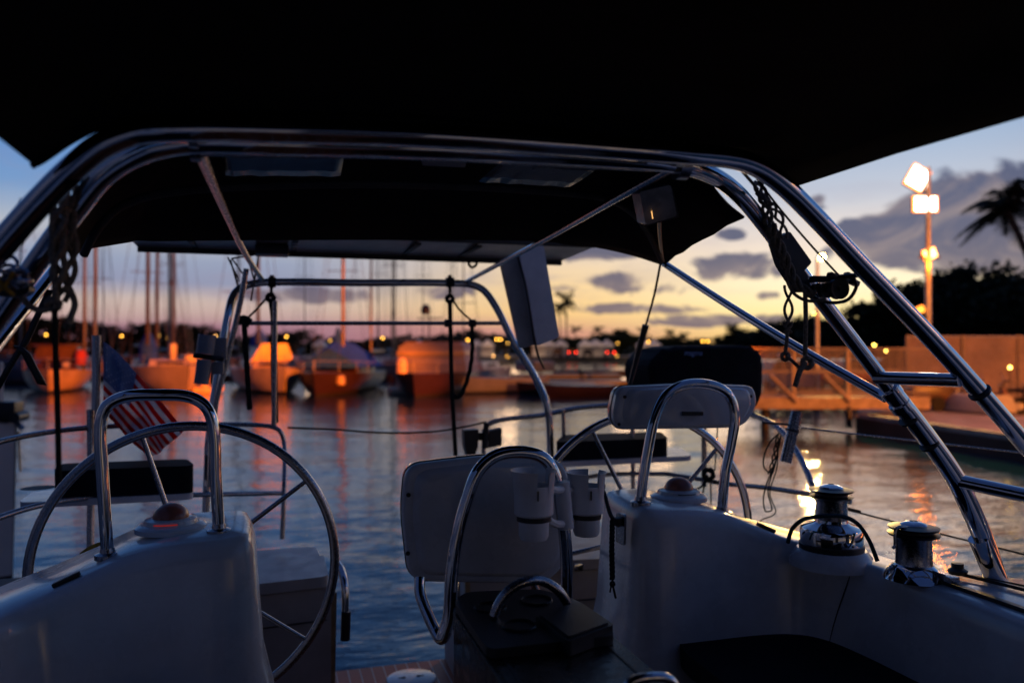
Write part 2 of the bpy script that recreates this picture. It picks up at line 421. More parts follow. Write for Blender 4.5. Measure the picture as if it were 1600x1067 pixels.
# ------------------------------------------------------------------ trees
def tree_meshes(seed, n, hgt, rad, leaf, squat=.6):
    rnd = random.Random(seed); bm = B()
    clumps = []
    for _ in range(26):
        a = rnd.uniform(0, 6.28); rr = rad * math.sqrt(rnd.random()) * .95
        zz = hgt * (1 - squat) + hgt * squat * rnd.random() * (1 - .45 * (rr / rad) ** 2)
        clumps.append((Vector((math.cos(a) * rr, math.sin(a) * rr, zz)), rad * rnd.uniform(.16, .34)))
    for _ in range(n):
        c, cr = rnd.choice(clumps); d = Vector((rnd.gauss(0, 1), rnd.gauss(0, 1), rnd.gauss(0, .75)))
        p = c + d * cr * .52
        if p.z < hgt * .18: continue
        u = Vector((rnd.gauss(0, 1), rnd.gauss(0, 1), rnd.gauss(0, 1))).normalized(); w = u.orthogonal().normalized() * leaf * rnd.uniform(.5, 1.1); u = u * leaf * rnd.uniform(.5, 1.2)
        bm.faces.new([bm.verts.new(p + u), bm.verts.new(p + w), bm.verts.new(p - u), bm.verts.new(p - w)])
    me = bpy.data.meshes.new('crown'); bm.to_mesh(me); bm.free(); me.materials.append(foliage)
    bm = B(); tube(bm, [(0, 0, -.3), (.1, 0, hgt * .25), (0, .1, hgt * .5)], [rad * .10, rad * .05], 8)
    for c, cr in clumps[:9]: tube(bm, [(0, 0, hgt * .3), (c.x * .5, c.y * .5, c.z * .75), tuple(c)], [rad * .04, rad * .015], 5)
    mt = bpy.data.meshes.new('trunk'); bm.to_mesh(mt); bm.free(); mt.materials.append(bark)
    return me, mt
TV = [tree_meshes(1, 2600, 8, 4.2, .26), tree_meshes(2, 2600, 8, 3.2, .24, .7), tree_meshes(3, 2200, 8, 5.0, .30, .5)]
TL = ['broad round-topped dark tree', 'tall narrow dark tree', 'low spreading dark tree']
def tree(px, D, h, kind, label, group, wide=1., z0=None):
    z = z0 if z0 is not None else (LZ if D < 100 else .9)
    e = empty('tree', G(px, D, z), random.uniform(0, 6), label, 'tree', group); s = h / 8; e.scale = (s * wide, s * wide, s)
    for nm, me in zip(('crown', 'trunk'), TV[kind]):
        o = bpy.data.objects.new(nm, me); COL.objects.link(o); o.parent = e
far_tops = [(-40, 533, 0), (8, 512, 0), (38, 500, 1), (70, 528, 2), (108, 498, 0), (165, 515, 2), (205, 508, 0), (238, 516, 2), (262, 505, 0), (300, 514, 2), (330, 516, 0), (352, 530, 2), (392, 528, 2), (430, 522, 0), (462, 520, 2), (500, 532, 2), (548, 534, 0), (596, 530, 2), (640, 524, 0), (676, 528, 2), (716, 520, 0), (742, 520, 2), (790, 528, 2), (835, 532, 0), (872, 528, 2), (915, 531, 2), (945, 522, 0), (968, 520, 2), (1002, 525, 0), (1045, 529, 2), (1085, 532, 2), (1122, 527, 0), (1160, 521, 0), (1195, 522, 2), (1228, 505, 1)]
far_near = {8: 'above the bow of the bluish boats', 108: 'behind the two leftmost masts', 262: 'behind the blue-covered mast cluster', 430: 'between the third mast group and the next boats', 640: 'above the motor yacht bridge', 742: 'above the pair of yellow lamps', 968: 'highest of the hedge-like row right of the palms'}
ANCH = [(8, 'rope block at the left edge'), (72, 'far-left yellow lamp'), (130, 'two leftmost masts'), (190, 'bright lamp over the flag'), (255, 'two dim lamps beside the blue cover'), (287, 'dark mast pair'), (345, 'left stern arch leg'), (405, 'single pink mast'), (448, 'lone lamp by the hanging tackle'), (500, 'blue canvas covers'), (540, 'pink mast of the maroon boat'), (598, 'lamp above the orange piling'),
    (650, 'radar dome'), (705, 'right hanging tackle'), (731, 'upper lamp left of the arch'), (781, 'close lamp pair'), (835, 'pale hanging case'), (880, 'twin tall palms'), (935, 'small palm left of the antenna'), (965, 'faint lamp left of the antenna'), (1013, 'lamp by the antenna rod'), (1045, 'small palm left of the barbecue'), (1068, 'palm over the barbecue'), (1102, 'twin lamps over the barbecue'), (1146, 'palm at the barbecue shoulder'), (1190, 'right strut and hanging knots')]
USED = set()
def anchored(what, px):
    for ax, an in sorted(ANCH, key=lambda a: abs(a[0] - px)):
        rel = 'behind' if abs(ax - px) < 10 else ('just right of' if px > ax else 'just left of')
        l = f'far {what} {rel} the {an}'
        if (what.split()[-1], rel, an) not in USED and len(l.split()) <= 16: USED.add((what.split()[-1], rel, an)); return l
for i, (px, ty, kd) in enumerate(far_tops):
    D = 168 + (i * 37 % 11); h = (545 - ty) / FPX * D + 1.5
    tree(px, D, h * 1.08, kd, anchored(['rounded dark tree', 'narrow dark tree', 'low wide dark tree'][kd], px), 'trees along the far shore', 1.75 if kd != 1 else 1.3)
near_trees = [(1160, 98, 517, 2), (1186, 95, 512, 0), (1208, 92, 508, 2), (1228, 90, 503, 0), (1248, 85, 500, 2), (1275, 80, 496, 0), (1305, 78, 494, 0), (1330, 74, 500, 2), (1362, 76, 496, 1), (1392, 70, 462, 0), (1418, 66, 446, 1), (1448, 64, 432, 0), (1476, 66, 440, 2), (1513, 62, 412, 1), (1545, 60, 432, 0), (1585, 58, 430, 0), (1628, 56, 420, 0), (1660, 52, 425, 2)]
def hedge(name, pts, h, n, leaf, z):
    rnd = random.Random(77); bm = B()
    for _ in range(n):
        k = rnd.randrange(len(pts) - 1); t = rnd.random(); (x0, d0), (x1, d1) = pts[k], pts[k + 1]; X = x0 + (x1 - x0) * t
        hh = h * (.75 + .45 * mnoise.noise(Vector((X * .12, 2, 0))) + .25 * mnoise.noise(Vector((X * .5, 5, 0))))
        p = plan(X, d0 + (d1 - d0) * t + rnd.uniform(0, 3), z + rnd.random() ** .8 * hh)
        u = Vector((rnd.gauss(0, 1), rnd.gauss(0, 1), rnd.gauss(0, 1))).normalized(); w = u.orthogonal().normalized() * leaf * rnd.uniform(.5, 1.1); u = u * leaf * rnd.uniform(.5, 1.2)
        bm.faces.new([bm.verts.new(p + u), bm.verts.new(p + w), bm.verts.new(p - u), bm.verts.new(p - w)])
    o = finish(bm, name, foliage, smooth=False); tag(o, 'dense dark undergrowth under the trees', 'undergrowth', kind='stuff'); return o
u1 = hedge('undergrowth', [(-150, 172), (90, 172)], 4.3, 11000, .55, .8); u1['label'] = 'dense dark undergrowth along the whole far shore'
u2 = hedge('undergrowth', [(27, 74), (45, 60), (60, 50)], 4.2, 7000, .35, .7); u2['label'] = 'dense dark undergrowth under the grove behind the fence'
NTL = ['low spreading tree above the right shoulder of the covered barbecue', 'rounded tree left of the hanging rope chain', 'low spreading tree behind the hanging rope chain', 'rounded tree between the rope chain and the straight control line', 'low tree left of the slim lamp pole, beyond the knotted ropes', 'rounded tree directly behind the slim lamp pole', 'rounded tree just right of the slim lamp pole', 'low spreading tree right of the pulley block, between the arch tubes', 'narrow low tree seen between the two arch tubes',
    'first taller tree left of the tall floodlight pole', 'narrow tree close left of the tall floodlight pole', 'rounded tree behind the tall floodlight pole', 'low spreading tree close right of the tall floodlight pole', 'narrow pointed tree standing up above the grove, left of the large palm',
    'rounded tree between the pointed tree and the large palm', 'rounded tree behind the trunk of the large palm', 'rounded tree cut by the right edge below the palm fronds', 'narrow tree beyond the right edge, last of the grove']
for i, (px, D, ty, kd) in enumerate(near_trees):
    h = (545 - ty) / FPX * D + 2.4 - LZ
    tree(px, D, h * 1.02, kd, NTL[i], 'trees in the grove behind the fence', 1.1)

# ------------------------------------------------------------------ palms
def palm_meshes(seed, h, fr, nf=20, lean=.1):
    rnd = random.Random(seed); bm = B(); topp = Vector((lean * h, 0, h))
    for i in range(nf):
        a = 2 * math.pi * i / nf + rnd.uniform(-.15, .15); up = rnd.choice((-.5, -.1, .3, .7, 1.1, 1.5)) + rnd.uniform(-.2, .2); L = fr * rnd.uniform(.8, 1.1)
        dr = Vector((math.cos(a), math.sin(a), 0)); pts = []
        for k in range(9):
            t = k / 8; pts.append(topp + dr * L * t * (1 - .15 * t) + Vector((0, 0, L * (up * t - (.42 + .42 * up) * t * t))))
        tube(bm, pts, [fr * .014, fr * .004], 4)
        for k in range(1, 9):
            for q in range(3):
                f = (k - 1 + q / 3) / 8; p = pts[k - 1].lerp(pts[k], q / 3); tt = (pts[k] - pts[k - 1]).normalized()
                ll = fr * .30 * math.sin(math.pi * min(1, .18 + f * .85)) + fr * .05
                for s in (-1, 1):
                    sd_ = tt.cross(Vector((0, 0, 1))).normalized() * s
                    d = (sd_ * .8 + tt * .55 + Vector((0, 0, -.45 + rnd.uniform(-.2, .2)))).normalized()
                    w = tt * fr * .022
                    bm.faces.new([bm.verts.new(p - w), bm.verts.new(p + w), bm.verts.new(p + d * ll)])
    me = bpy.data.meshes.new('fronds'); bm.to_mesh(me); bm.free(); me.materials.append(palmg)
    bm = B(); tube(bm, [(0, 0, -.2), (lean * h * .3, 0, h * .4), (lean * h * .75, 0, h * .8), tuple(topp)], [.02 * h + .04, .012 * h + .03], 9, 5)
    mt = bpy.data.meshes.new('trunk'); bm.to_mesh(mt); bm.free(); mt.materials.append(bark)
    return me, mt
PM = [palm_meshes(5, 10, 3.2, 22, .04), palm_meshes(6, 10, 2.9, 18, -.05), palm_meshes(8, 8, 2.5, 26, -.36)]
def palm(px, D, h, k, label, group=None, rz=0, base=10, fs=1.):
    e = empty('palm_tree', G(px, D, .9), rz, label, 'palm tree', group); s = h / base; e.scale = (s * fs, s * fs, s)
    for nm, me in zip(('fronds', 'trunk'), PM[k]):
        o = bpy.data.objects.new(nm, me); COL.objects.link(o); o.parent = e
gp = 'palms on the far shore'
for j, (px, ty, D, k, lb) in enumerate([(877, 482, 165, 1, 'left one of the twin tall palms standing above the red tail lights'), (885, 470, 166, 0, 'right and taller one of the twin tall palms standing above the red tail lights'),
        (897, 514, 175, 1, 'small palm just right of the twin tall palms'), (935, 516, 175, 0, 'small palm left of the antenna, over the low rounded trees'), (1007, 516, 172, 1, 'small palm right behind the black antenna rod'),
        (1045, 520, 172, 0, 'small palm left of the pair of yellow lamps over the barbecue'), (1068, 523, 170, 1, 'small palm directly over the covered barbecue'), (1146, 512, 160, 0, 'palm over the right shoulder of the covered barbecue')]):
    palm(px, D, (545 - ty) / FPX * D + 1.5, k, lb, gp, rz=j * 1.3, fs=.8 if ty < 500 else 1.2)
# the big one at the right edge: crown at (1572,325)
PD = 46; e = empty('palm_tree', G(1630, PD, LZ), R(-16.6), 'large palm with drooping fronds rising above the grove at right edge', 'palm tree')
hh = (545 - 325) / FPX * PD + 2.4 - LZ
ratio = hh / 8; e.scale = (2.15 / 1.12, 1.1, ratio)
for nm, me in zip(('fronds', 'trunk'), PM[2]):
    o = bpy.data.objects.new(nm, me); COL.objects.link(o); o.parent = e
e.scale = (1.25, 1.15, ratio)
e.location = G(1574, PD, LZ) + RGT * (2.88 * 1.25)

# ------------------------------------------------------------------ far shore lamps, tents, cars
lamp_y = emis('sodium_lamp', (1, .46, .05), 15, False); lamp_r = emis('tail_lamp', (1, .035, .015), 12, False); lamp_w = emis('warm_lamp', (1, .50, .14), 10, False)
lamp_d = emis('dim_lamp', (1, .50, .08), 5, False)
def head_mesh(r, m, nm):
    bm = B(); lathe(bm, [(0, -r), (r * .8, -r * .6), (r, 0), (r * .7, r * .5), (0, r * .6)], (0, 0, 0), 10); me = bpy.data.meshes.new(nm); bm.to_mesh(me); bm.free(); me.materials.append(m); return me
HM = {'y': head_mesh(.16, lamp_y, 'lamp_head'), 'd': head_mesh(.16, lamp_d, 'lamp_head'), 'w': head_mesh(.15, lamp_w, 'lamp_head')}
def street_lamp(px, py, D, kd, label):
    p = DD(px, py, D); zb = .9 if D > 100 else 0.4; e = empty('street_lamp', (p.x, p.y, zb), 0, label, 'street lamp', 'lamps along the far shore')
    o = bpy.data.objects.new('lamp_head', HM[kd]); COL.objects.link(o); o.parent = e; o.location = (0, 0, p.z - zb)
    bm = B(); tube(bm, [(0, 0, 0), (0, 0, p.z - zb - .12)], [.09, .05], 6); lathe(bm, [(.02, .12), (.2, .14), (.14, .22), (0, .25)], (0, 0, p.z - zb), 8)
    finish(bm, 'pole', lampblack, e)
    if px in (793, 1013, 516, 965):
        gl = bpy.data.lights.new('lamp_glow_fill', 'POINT'); gl.energy = 1300; gl.color = (1, .62, .35); gl.shadow_soft_size = 2.5  # added fill light, hung well ahead of the lamp to brighten the tents
        go = bpy.data.objects.new('lamp_glow_fill', gl); COL.objects.link(go); go.parent = e; go.location = Vector((-FWD.x * 9, -FWD.y * 9, 6.5))
for px, py, kd, lb in [(72, 523, 'y', 'yellow lamp at the far left above the rounded hull'), (190, 525, 'y', 'bright yellow lamp over the striped flag'), (248, 524, 'd', 'left one of two dim lamps right of the blue sail cover'), (262, 528, 'd', 'right one of two dim lamps right of the blue sail cover'),
        (337, 525, 'w', 'lamp close left of the stern arch leg'), (363, 525, 'y', 'yellow lamp seen inside the stern arch leg'), (448, 526, 'y', 'lone yellow lamp right of the hanging dark line'), (598, 528, 'y', 'yellow lamp above the bow of the motor yacht'), (516, 532, 'd', 'faint lamp left of the pink mast'),
        (731, 531, 'y', 'upper yellow lamp left of the steel arch, over the low tender'), (776, 530, 'y', 'left one of the close lamp pair touching the arch'), (782, 530, 'y', 'right one of the close lamp pair touching the arch'), (793, 536, 'd', 'dim lamp just beyond the close lamp pair'), (725, 555, 'd', 'dim low lamp between boats left of the arch'), (771, 556, 'w', 'pale low lamp left of the arch leg'), (793, 557, 'y', 'orange low lamp beside the arch leg'),
        (1013, 534, 'y', 'yellow lamp just right of the antenna rod'), (1098, 533, 'y', 'left one of the twin lamps over the barbecue'), (1106, 533, 'y', 'right one of the twin lamps over the barbecue'), (965, 536, 'd', 'faint lamp between the red lights and the antenna'), (964, 556, 'd', 'faint low lamp next to the right red light')]:
    street_lamp(px, py, 156, kd, lb)
tent_m = mat('tent_canvas', (.80, .76, .74), .6, 0, .08, 2)
def tent(px, D, w, label):
    e = empty('marquee_tent', G(px, D, .9), R(-YAW), label, 'tent', 'white tents on the far shore'); bm = B(); h, r = 2.3, 3.5
    b = [Vector((sx * w / 2, sy * 1.6, h)) for sx, sy in ((-1, -1), (1, -1), (1, 1), (-1, 1))]; vs = [bm.verts.new(v) for v in b]; t = bm.verts.new((0, 0, r)); vb = [bm.verts.new(v - Vector((0, 0, .3))) for v in b]
    for i in range(4): bm.faces.new((vs[i], vs[(i + 1) % 4], t)); bm.faces.new((vs[i], vb[i], vb[(i + 1) % 4], vs[(i + 1) % 4]))
    finish(bm, 'roof', tent_m, e, smooth=False)
    bm = B(); box(bm, (0, 1.4, 1.05), (w * .94, .05, 2.0)); finish(bm, 'back_wall', tent_m, e, smooth=False)
    for sx in (-1, 1): bm = B(); tube(bm, [(sx * w * .48, -1.5, 0), (sx * w * .48, -1.5, 2.1)], .05, 6); finish(bm, 'post', galv, e)
for i, (px, w) in enumerate([(842, 3.2), (858, 2.4), (876, 2.8), (914, 2.6), (930, 3.4), (948, 2.6), (1006, 2.8), (1022, 2.4), (745, 2.8), (762, 2.6), (655, 2.8), (500, 2.6)]):
    tent(px, 160 + i % 3 * 2, w, anchored('white pitched tent', px))
carp = mat('car_paint', (.05, .05, .06), .3, .3, .1, 2); cargl = mat('car_glass', (.01, .012, .015), .1); tyre = mat('tyre', (.015, .015, .015), .9)
def car(px, D, label, lit=True, paint=None, group='parked cars on the far shore'):
    e = empty('parked_car', G(px, D, .9 if D > 100 else LZ), R(-YAW), label, 'car', group)
    prof = [(-.86, .35), (-.88, .85), (-.80, 1.0), (-.66, 1.42), (-.5, 1.48), (.5, 1.48), (.66, 1.42), (.80, 1.0), (.88, .85), (.86, .35)]
    bm = B(); prism(bm, [(x, -2.1, min(z, 1.0)) for x, z in prof if z <= 1.0], (0, 4.2, 0)); finish(bm, 'body', paint or carp, e, bevel=.05)
    bm = B(); prism(bm, [(x * .95, -1.5, z) for x, z in prof if z >= 1.0], (0, 2.7, 0)); finish(bm, 'cabin', cargl, e, bevel=.06)
    for sx in (-1, 1):
        for y in (-1.3, 1.3): bm = B(); lathe(bm, [(.05, -.1), (.32, -.1), (.32, .1), (.05, .1)], (sx * .78, y, .32), 14, Matrix.Rotation(R(90), 3, 'Y')); finish(bm, 'wheel', tyre, e)
        if lit: bm = B(); box(bm, (sx * .68, -2.13, .82), (.26, .06, .16)); finish(bm, 'tail_light', lamp_r, e)
for px, lb in [(893, 'dark car with glowing red tail lights under the twin palms'), (952, 'dark car with glowing red tail lights left of the antenna rod')]: car(px, 154, lb)
for px, lb in [(870, 'dark unlit car left of the first red tail lights'), (918, 'dark unlit car between the two red-lit cars'), (1000, 'dark unlit car right of the antenna rod')]: car(px, 154, lb, False)

# ------------------------------------------------------------------ moored boats in the background
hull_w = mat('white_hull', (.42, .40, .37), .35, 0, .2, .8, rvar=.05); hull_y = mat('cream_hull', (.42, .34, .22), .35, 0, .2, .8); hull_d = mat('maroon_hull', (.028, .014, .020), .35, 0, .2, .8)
hull_b = mat('blue_grey_hull', (.10, .14, .20), .4, 0, .2, .8); boot = mat('boot_stripe', (.02, .02, .03), .5); deckm = mat('boat_deck', (.25, .24, .22), .6, 0, .15, 1)
cover_b = mat('blue_cover', (.006, .07, .48), .85, 0, .25, 1.5, .5, 6); woodc = mat('varnished_wood', (.07, .03, .015), .35, 0, .3, 2); winm = mat('dark_window', (.015, .018, .025), .12)
mast_m = mat('mast_alloy', (.065, .06, .06), .4, .3, .1, 1); mast_d = mat('dark_mast', (.08, .09, .11), .4, .2, .2, 1); redc = mat('red_cloth', (.45, .05, .05), .8, 0, .2, 2)
blind = mat('pale_cover', (.22, .21, .30), .7, 0, .12, .7)
def hull_rows(L, Bm, fb, flare=1., stern=.8, rake=1.):
    rows = []; n = 16
    for i in range(n + 1):
        t = i / n; y = -L / 2 + L * t
        w = Bm / 2 * (stern + (1 - stern) * math.sin(min(1, t / .5) * math.pi / 2) if t < .5 else (1 - ((t - .5) / .5) ** 2.3))
        w = max(w, .02); zs = fb * (1 + .28 * max(0, t - .3) ** 1.5)
        yo = .12 * L * max(0, t - .75) / .25 * .5 * rake
        r = []
        for zf, wf, yf in ((-.35, .2, -1), (0, .58, -.7), (.12, .68, -.6), (.5, .90, -.3), (1, 1, 0)):
            r.append((w * wf * flare ** (1 - zf) if zf < 1 else w, y + yo * yf, zs * zf if zf > 0 else zf))
        rows.append([Vector((-a, b_, c)) for a, b_, c in r] + [Vector(q) for q in r[::-1]])
    return rows
def sailboat(px, D, heading, L, Bm, fb, hm, label, cabin=None, cabin_m=None, masts=(), cover=None, cover_z=2.2, extra=None, name='moored_sailboat', z=0, rake=1.):
    """bow points at the camera when heading = 0"""
    if 36 < D < 56: D += 4
    e = empty(name, G(px, D, z), R(180 - YAW - math.degrees(math.atan((px - 800) / FPX)) + heading), label, 'boat', 'boats moored across the water')
    bm = B(); vs = grid(bm, hull_rows(L, Bm, fb, rake=rake), lambda i, j: 1 if j in (0, 1, 7, 8) else 0)
    bm.faces.new([r for r in vs[0]])
    finish(bm, 'hull', [hm, boot], e)
    bm = B(); rows = []
    for r in hull_rows(L, Bm, fb): a, b_ = r[4] * 1, r[5] * 1; rows.append([Vector((a.x * .985, a.y, a.z - .03)), Vector(((a.x + b_.x) / 2, a.y, a.z + .05)), Vector((b_.x * .985, b_.y, b_.z - .03))])
    grid(bm, rows); finish(bm, 'deck', deckm, e)
    if cabin:
        y0, y1, w, h = cabin; bm = B()
        prism(bm, [(-w / 2, y0, fb), (w / 2, y0, fb), (w / 2 * .84, y0, fb + h), (-w / 2 * .84, y0, fb + h)], (0, (y1 - y0) * 1, 0))
        for v in bm.verts:
            if v.co.y > (y0 + y1) / 2 and v.co.z > fb + h * .5: v.co.y -= h * .9
        finish(bm, 'cabin', cabin_m or hm, e, bevel=.06)
        for s in (-1, 1): bm = B(); box(bm, (s * w / 2 * .94, (y0 + y1) / 2 - .2, fb + h * .55), (.03, (y1 - y0) * .5, h * .32)); finish(bm, 'window', winm, e)
        bm = B(); box(bm, (0, y1 - h * .42, fb + h * .58), (w * .6, .04, h * .34), Matrix.Rotation(R(42), 3, 'X')); finish(bm, 'windscreen', winm, e)
    for (mx, my, mh, mr, mm) in masts:
        bm = B(); tube(bm, [(mx, my, fb * .9), (mx, my, mh)], [mr, mr * .8], 8)
        for zz in (.45, .72): tube(bm, [(mx - .9, my, mh * zz), (mx + .9, my, mh * zz)], .025, 5)
        finish(bm, 'mast', mm, e)
        bm = B()
        for q in ((mx, L * .52, fb * 1.2), (mx, -L * .48, fb), (mx - Bm * .46, my, fb), (mx + Bm * .46, my, fb)): tube(bm, [(mx, my, mh), q], .014, 4)
        finish(bm, 'stay', mast_d, e)
        bm = B(); tube(bm, [(mx, my, fb + 1.2), (mx, my - L * .34, fb + 1.25)], .08, 6); finish(bm, 'boom', mm, e)
    bm = B(); n = 9; rr = hull_rows(L, Bm, fb)      # pulpit and lifelines
    for s in (4, 5):
        tube(bm, [r[s] * .97 + Vector((0, 0, .62)) for r in rr[2:]], .016, 5)
        for r in rr[2::2]: tube(bm, [r[s] * .97, r[s] * .97 + Vector((0, 0, .62))], .014, 4)
    finish(bm, 'lifeline', galv, e)
    if cover:
        y0, y1, w, h = cover; bm = B(); rows = []
        for i in range(9):
            t = i / 8; y = y0 + (y1 - y0) * t; hh_ = h * (.75 + .25 * math.sin(t * math.pi)) + .08 * math.sin(i * 2.1)
            rows.append([Vector((-w / 2, y, fb + .35)), Vector((-w * .3, y, fb + .35 + hh_ * .5)), Vector((0, y, fb + .35 + hh_)), Vector((w * .3, y, fb + .35 + hh_ * .5)), Vector((w / 2, y, fb + .35))])
        vs = grid(bm, rows); bm.faces.new(vs[0]); bm.faces.new(vs[-1][::-1]); finish(bm, 'sail_cover', cover_z if not isinstance(cover_z, float) else cover_b, e)
    if extra: extra(e, fb)
    return e
def mx(px, D, bpx):                      # local athwart offset of a mast seen at column px on a boat at bpx (heading ~0)
    return -(px - bpx) / FPX * (D + 4)
# B0 left edge bluish boats
sailboat(18, 52, 60, 9, 2.8, 1.0, hull_b, 'low blue-grey sailboat at the left edge, broadside behind the strap', (-2.5, 2, 1.8, .6), hull_b, [(0, .6, 13, .09, mast_d)])
# B1
def ex1(e, fb):
    bm = B(); prism(bm, [(-1.2, -2.2, fb + .5), (1.2, -2.2, fb + .5), (1.0, -2.2, fb + 1.35), (-1.0, -2.2, fb + 1.35)], (0, 3, .1)); finish(bm, 'wheelhouse', woodc, e, bevel=.05)
    bm = B(); box(bm, (0, -.6, fb + 1.5), (2.5, 3.6, .08)); finish(bm, 'hardtop', woodc, e, bevel=.02)
    bm = B(); lathe(bm, [(.02, 0), (.28, .1), (.34, .6), (.2, .9), (0, .95)], (-1.25, 1.2, fb + .3), 10); finish(bm, 'furled_sail', redc, e)
    bm = B(); lathe(bm, [(.02, 0), (.2, .05), (.2, .3), (0, .35)], (-.6, 2.4, fb + .2), 10); finish(bm, 'deck_box', hull_w, e, bevel=.02)
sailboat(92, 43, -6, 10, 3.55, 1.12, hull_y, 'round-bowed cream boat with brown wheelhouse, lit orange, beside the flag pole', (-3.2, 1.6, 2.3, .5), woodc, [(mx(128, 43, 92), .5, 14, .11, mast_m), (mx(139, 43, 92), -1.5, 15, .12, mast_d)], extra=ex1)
# B2
def ex2(e, fb):
    bm = B(); lathe(bm, [(.5, 0), (.45, .9), (.2, 1.6), (0, 1.7)], (.9, 0, fb + .3), 10); finish(bm, 'upright_cover', cover_b, e)
    bm = B(); box(bm, (-.35, .3, fb + .8), (.35, .5, 1.1)); finish(bm, 'ventilator', hull_w, e, bevel=.05)
    bm = B(); box(bm, (-1.3, .5, fb + .45), (.9, 1.2, .5)); finish(bm, 'deck_locker', hull_w, e, bevel=.05)
sailboat(258, 42, 12, 11, 4.3, 1.35, hull_w, 'large bright orange-lit sailboat right behind the flag', (-3.5, 1.5, 2.4, .45), hull_w, [(mx(231, 42, 258), .3, 15, .12, mast_m), (mx(256, 42, 258), -1.8, 14, .11, mast_m)], extra=ex2)
sailboat(300, 60, 20, 10, 3.2, 1.1, hull_b, 'dark sailboat half hidden right of the orange-lit one', (-3, 1.5, 2, .5), hull_b, [(mx(266, 60, 300), .3, 19, .13, mast_d), (mx(287, 60, 300), -2, 20, .15, mast_d)])
# B3
def ex3(e, fb):
    bm = B(); prism(bm, [(-1.35, -1.5, fb + .3), (1.2, -1.5, fb + .3), (.5, -1.5, fb + 1.45), (-.9, -1.5, fb + 1.45)], (0, 2.6, 0)); finish(bm, 'dodger', hull_y, e, bevel=.08)
    bm = B(); lathe(bm, [(.5, 0), (.45, .5), (.1, 1.0), (0, 1.05)], (.3, -1, fb + 1.3), 10); finish(bm, 'mast_cover', cover_b, e)
sailboat(418, 42, 10, 10, 3.7, 1.25, hull_w, 'white-hulled sailboat with raised dodger, right side of bow lit orange', (-3.5, 1.8, 2.3, .5), hull_y, [(mx(404, 42, 418), 0, 14, .10, mast_m), (mx(386, 42, 418), -3, 13, .07, mast_d)], extra=ex3)
# B4
def ex4(e, fb):
    bm = B(); lathe(bm, [(.3, 0), (.28, .8), (.08, 1.5), (0, 1.6)], (0, .6, fb + 1.0), 10); finish(bm, 'mast_boot', cover_b, e)
    bm = B(); lathe(bm, [(.02, -.3), (.24, -.2), (.24, .2), (.02, .3)], (-1.0, 4.0, fb * .75), 12); finish(bm, 'fender', hull_y, e)
sailboat(532, 41, -14, 11, 4.0, 1.05, hull_d, 'dark maroon sailboat draped with blue covers, left of the orange piling', (-3.5, 1.5, 2.6, .4), hull_d, [(mx(540, 41, 532), .6, 15, .11, mast_m), (mx(566, 41, 532), -2.4, 14, .07, mast_d)], cover=(-4, 2.6, 3.3, 1.5), extra=ex4)
sailboat(610, 64, 8, 10, 3.2, 1.1, hull_b, 'small blue-grey sailboat in the gap left of the tall piling', (-3, 1.5, 2, .5), hull_w, [(mx(612, 64, 610), .3, 20, .08, mast_d), (mx(622, 64, 610), -2, 21, .08, mast_d)])
# B5 motor yacht
def ex5(e, fb):
    bm = B(); prism(bm, [(-1.95, -2.6, fb + .1), (1.95, -2.6, fb + .1), (1.75, -2.6, fb + 1.5), (-1.75, -2.6, fb + 1.5)], (0, 4.0, 0)); finish(bm, 'enclosure', blind, e, bevel=.08)
    bm = B(); box(bm, (0, .2, fb + 1.12), (3.74, 2.6, .17)); finish(bm, 'brow', hull_y, e, bevel=.05)
    bm = B(); prism(bm, [(-1.7, -2.2, fb + 1.52), (1.7, -2.2, fb + 1.52), (1.5, -2.2, fb + 1.72), (-1.5, -2.2, fb + 1.72)], (0, 3.2, 0)); finish(bm, 'flybridge', blind, e, bevel=.1)
    bm = B(); tube(bm, [(.75, -1.5, fb + 1.7), (.75, -1.5, fb + 3.3)], .05, 6); tube(bm, [(0, -1.5, fb + 3.1), (1.4, -1.5, fb + 3.1)], .04, 6); finish(bm, 'radar_mast', mast_d, e)
    bm = B(); lathe(bm, [(.02, 0), (.26, .05), (.3, .3), (.2, .55), (0, .62)], (.95, -1.5, fb + 3.3), 12); finish(bm, 'radar_dome', hull_d, e)
sailboat(682, 40, -12, 11, 3.9, 1.05, hull_d, 'motor yacht with tall pale canvas enclosure and dark hull beside the piling', None, None, [], extra=ex5, name='motor_yacht')
# B6
def ex6(e, fb):
    bm = B(); box(bm, (-.3, -2, fb + .65), (2.0, 1.4, .6)); finish(bm, 'console', hull_b, e, bevel=.08)
    bm = B(); tube(bm, [(0, -2, fb + .9), (0, -2, fb + 2.6)], .05, 6); finish(bm, 'short_mast', mast_m, e)
sailboat(784, 40, -58, 5.2, 2.2, .78, hull_w, 'low open tender lit orange, rightmost boat before the steel arch leg', None, None, [], extra=ex6, name='moored_tender')
sailboat(742, 48, -20, 9, 2.8, 1.1, hull_w, 'orange-lit bow showing between the motor yacht and the tender', (-2.5, 1.2, 1.9, .45), hull_w, [(0.8, 0, 12, .05, mast_d)])
# more masts far behind the first row
for i, (px, D, h, lb) in enumerate([(160, 75, 20, 'distant sailboat right of the flag pole with faint mast'), (475, 78, 21, 'distant sailboat behind the dark maroon boat'), (590, 80, 22, 'distant sailboat above the maroon bow'), (660, 82, 22, 'distant sailboat behind the motor yacht'), (705, 86, 18, 'distant sailboat behind the hanging vertical line')]):
    sailboat(px, D, 10, 9, 3, 1.1, hull_w, lb, (-3, 1.5, 2, .5), hull_w, [(0, .3, h, .06, mast_d)])

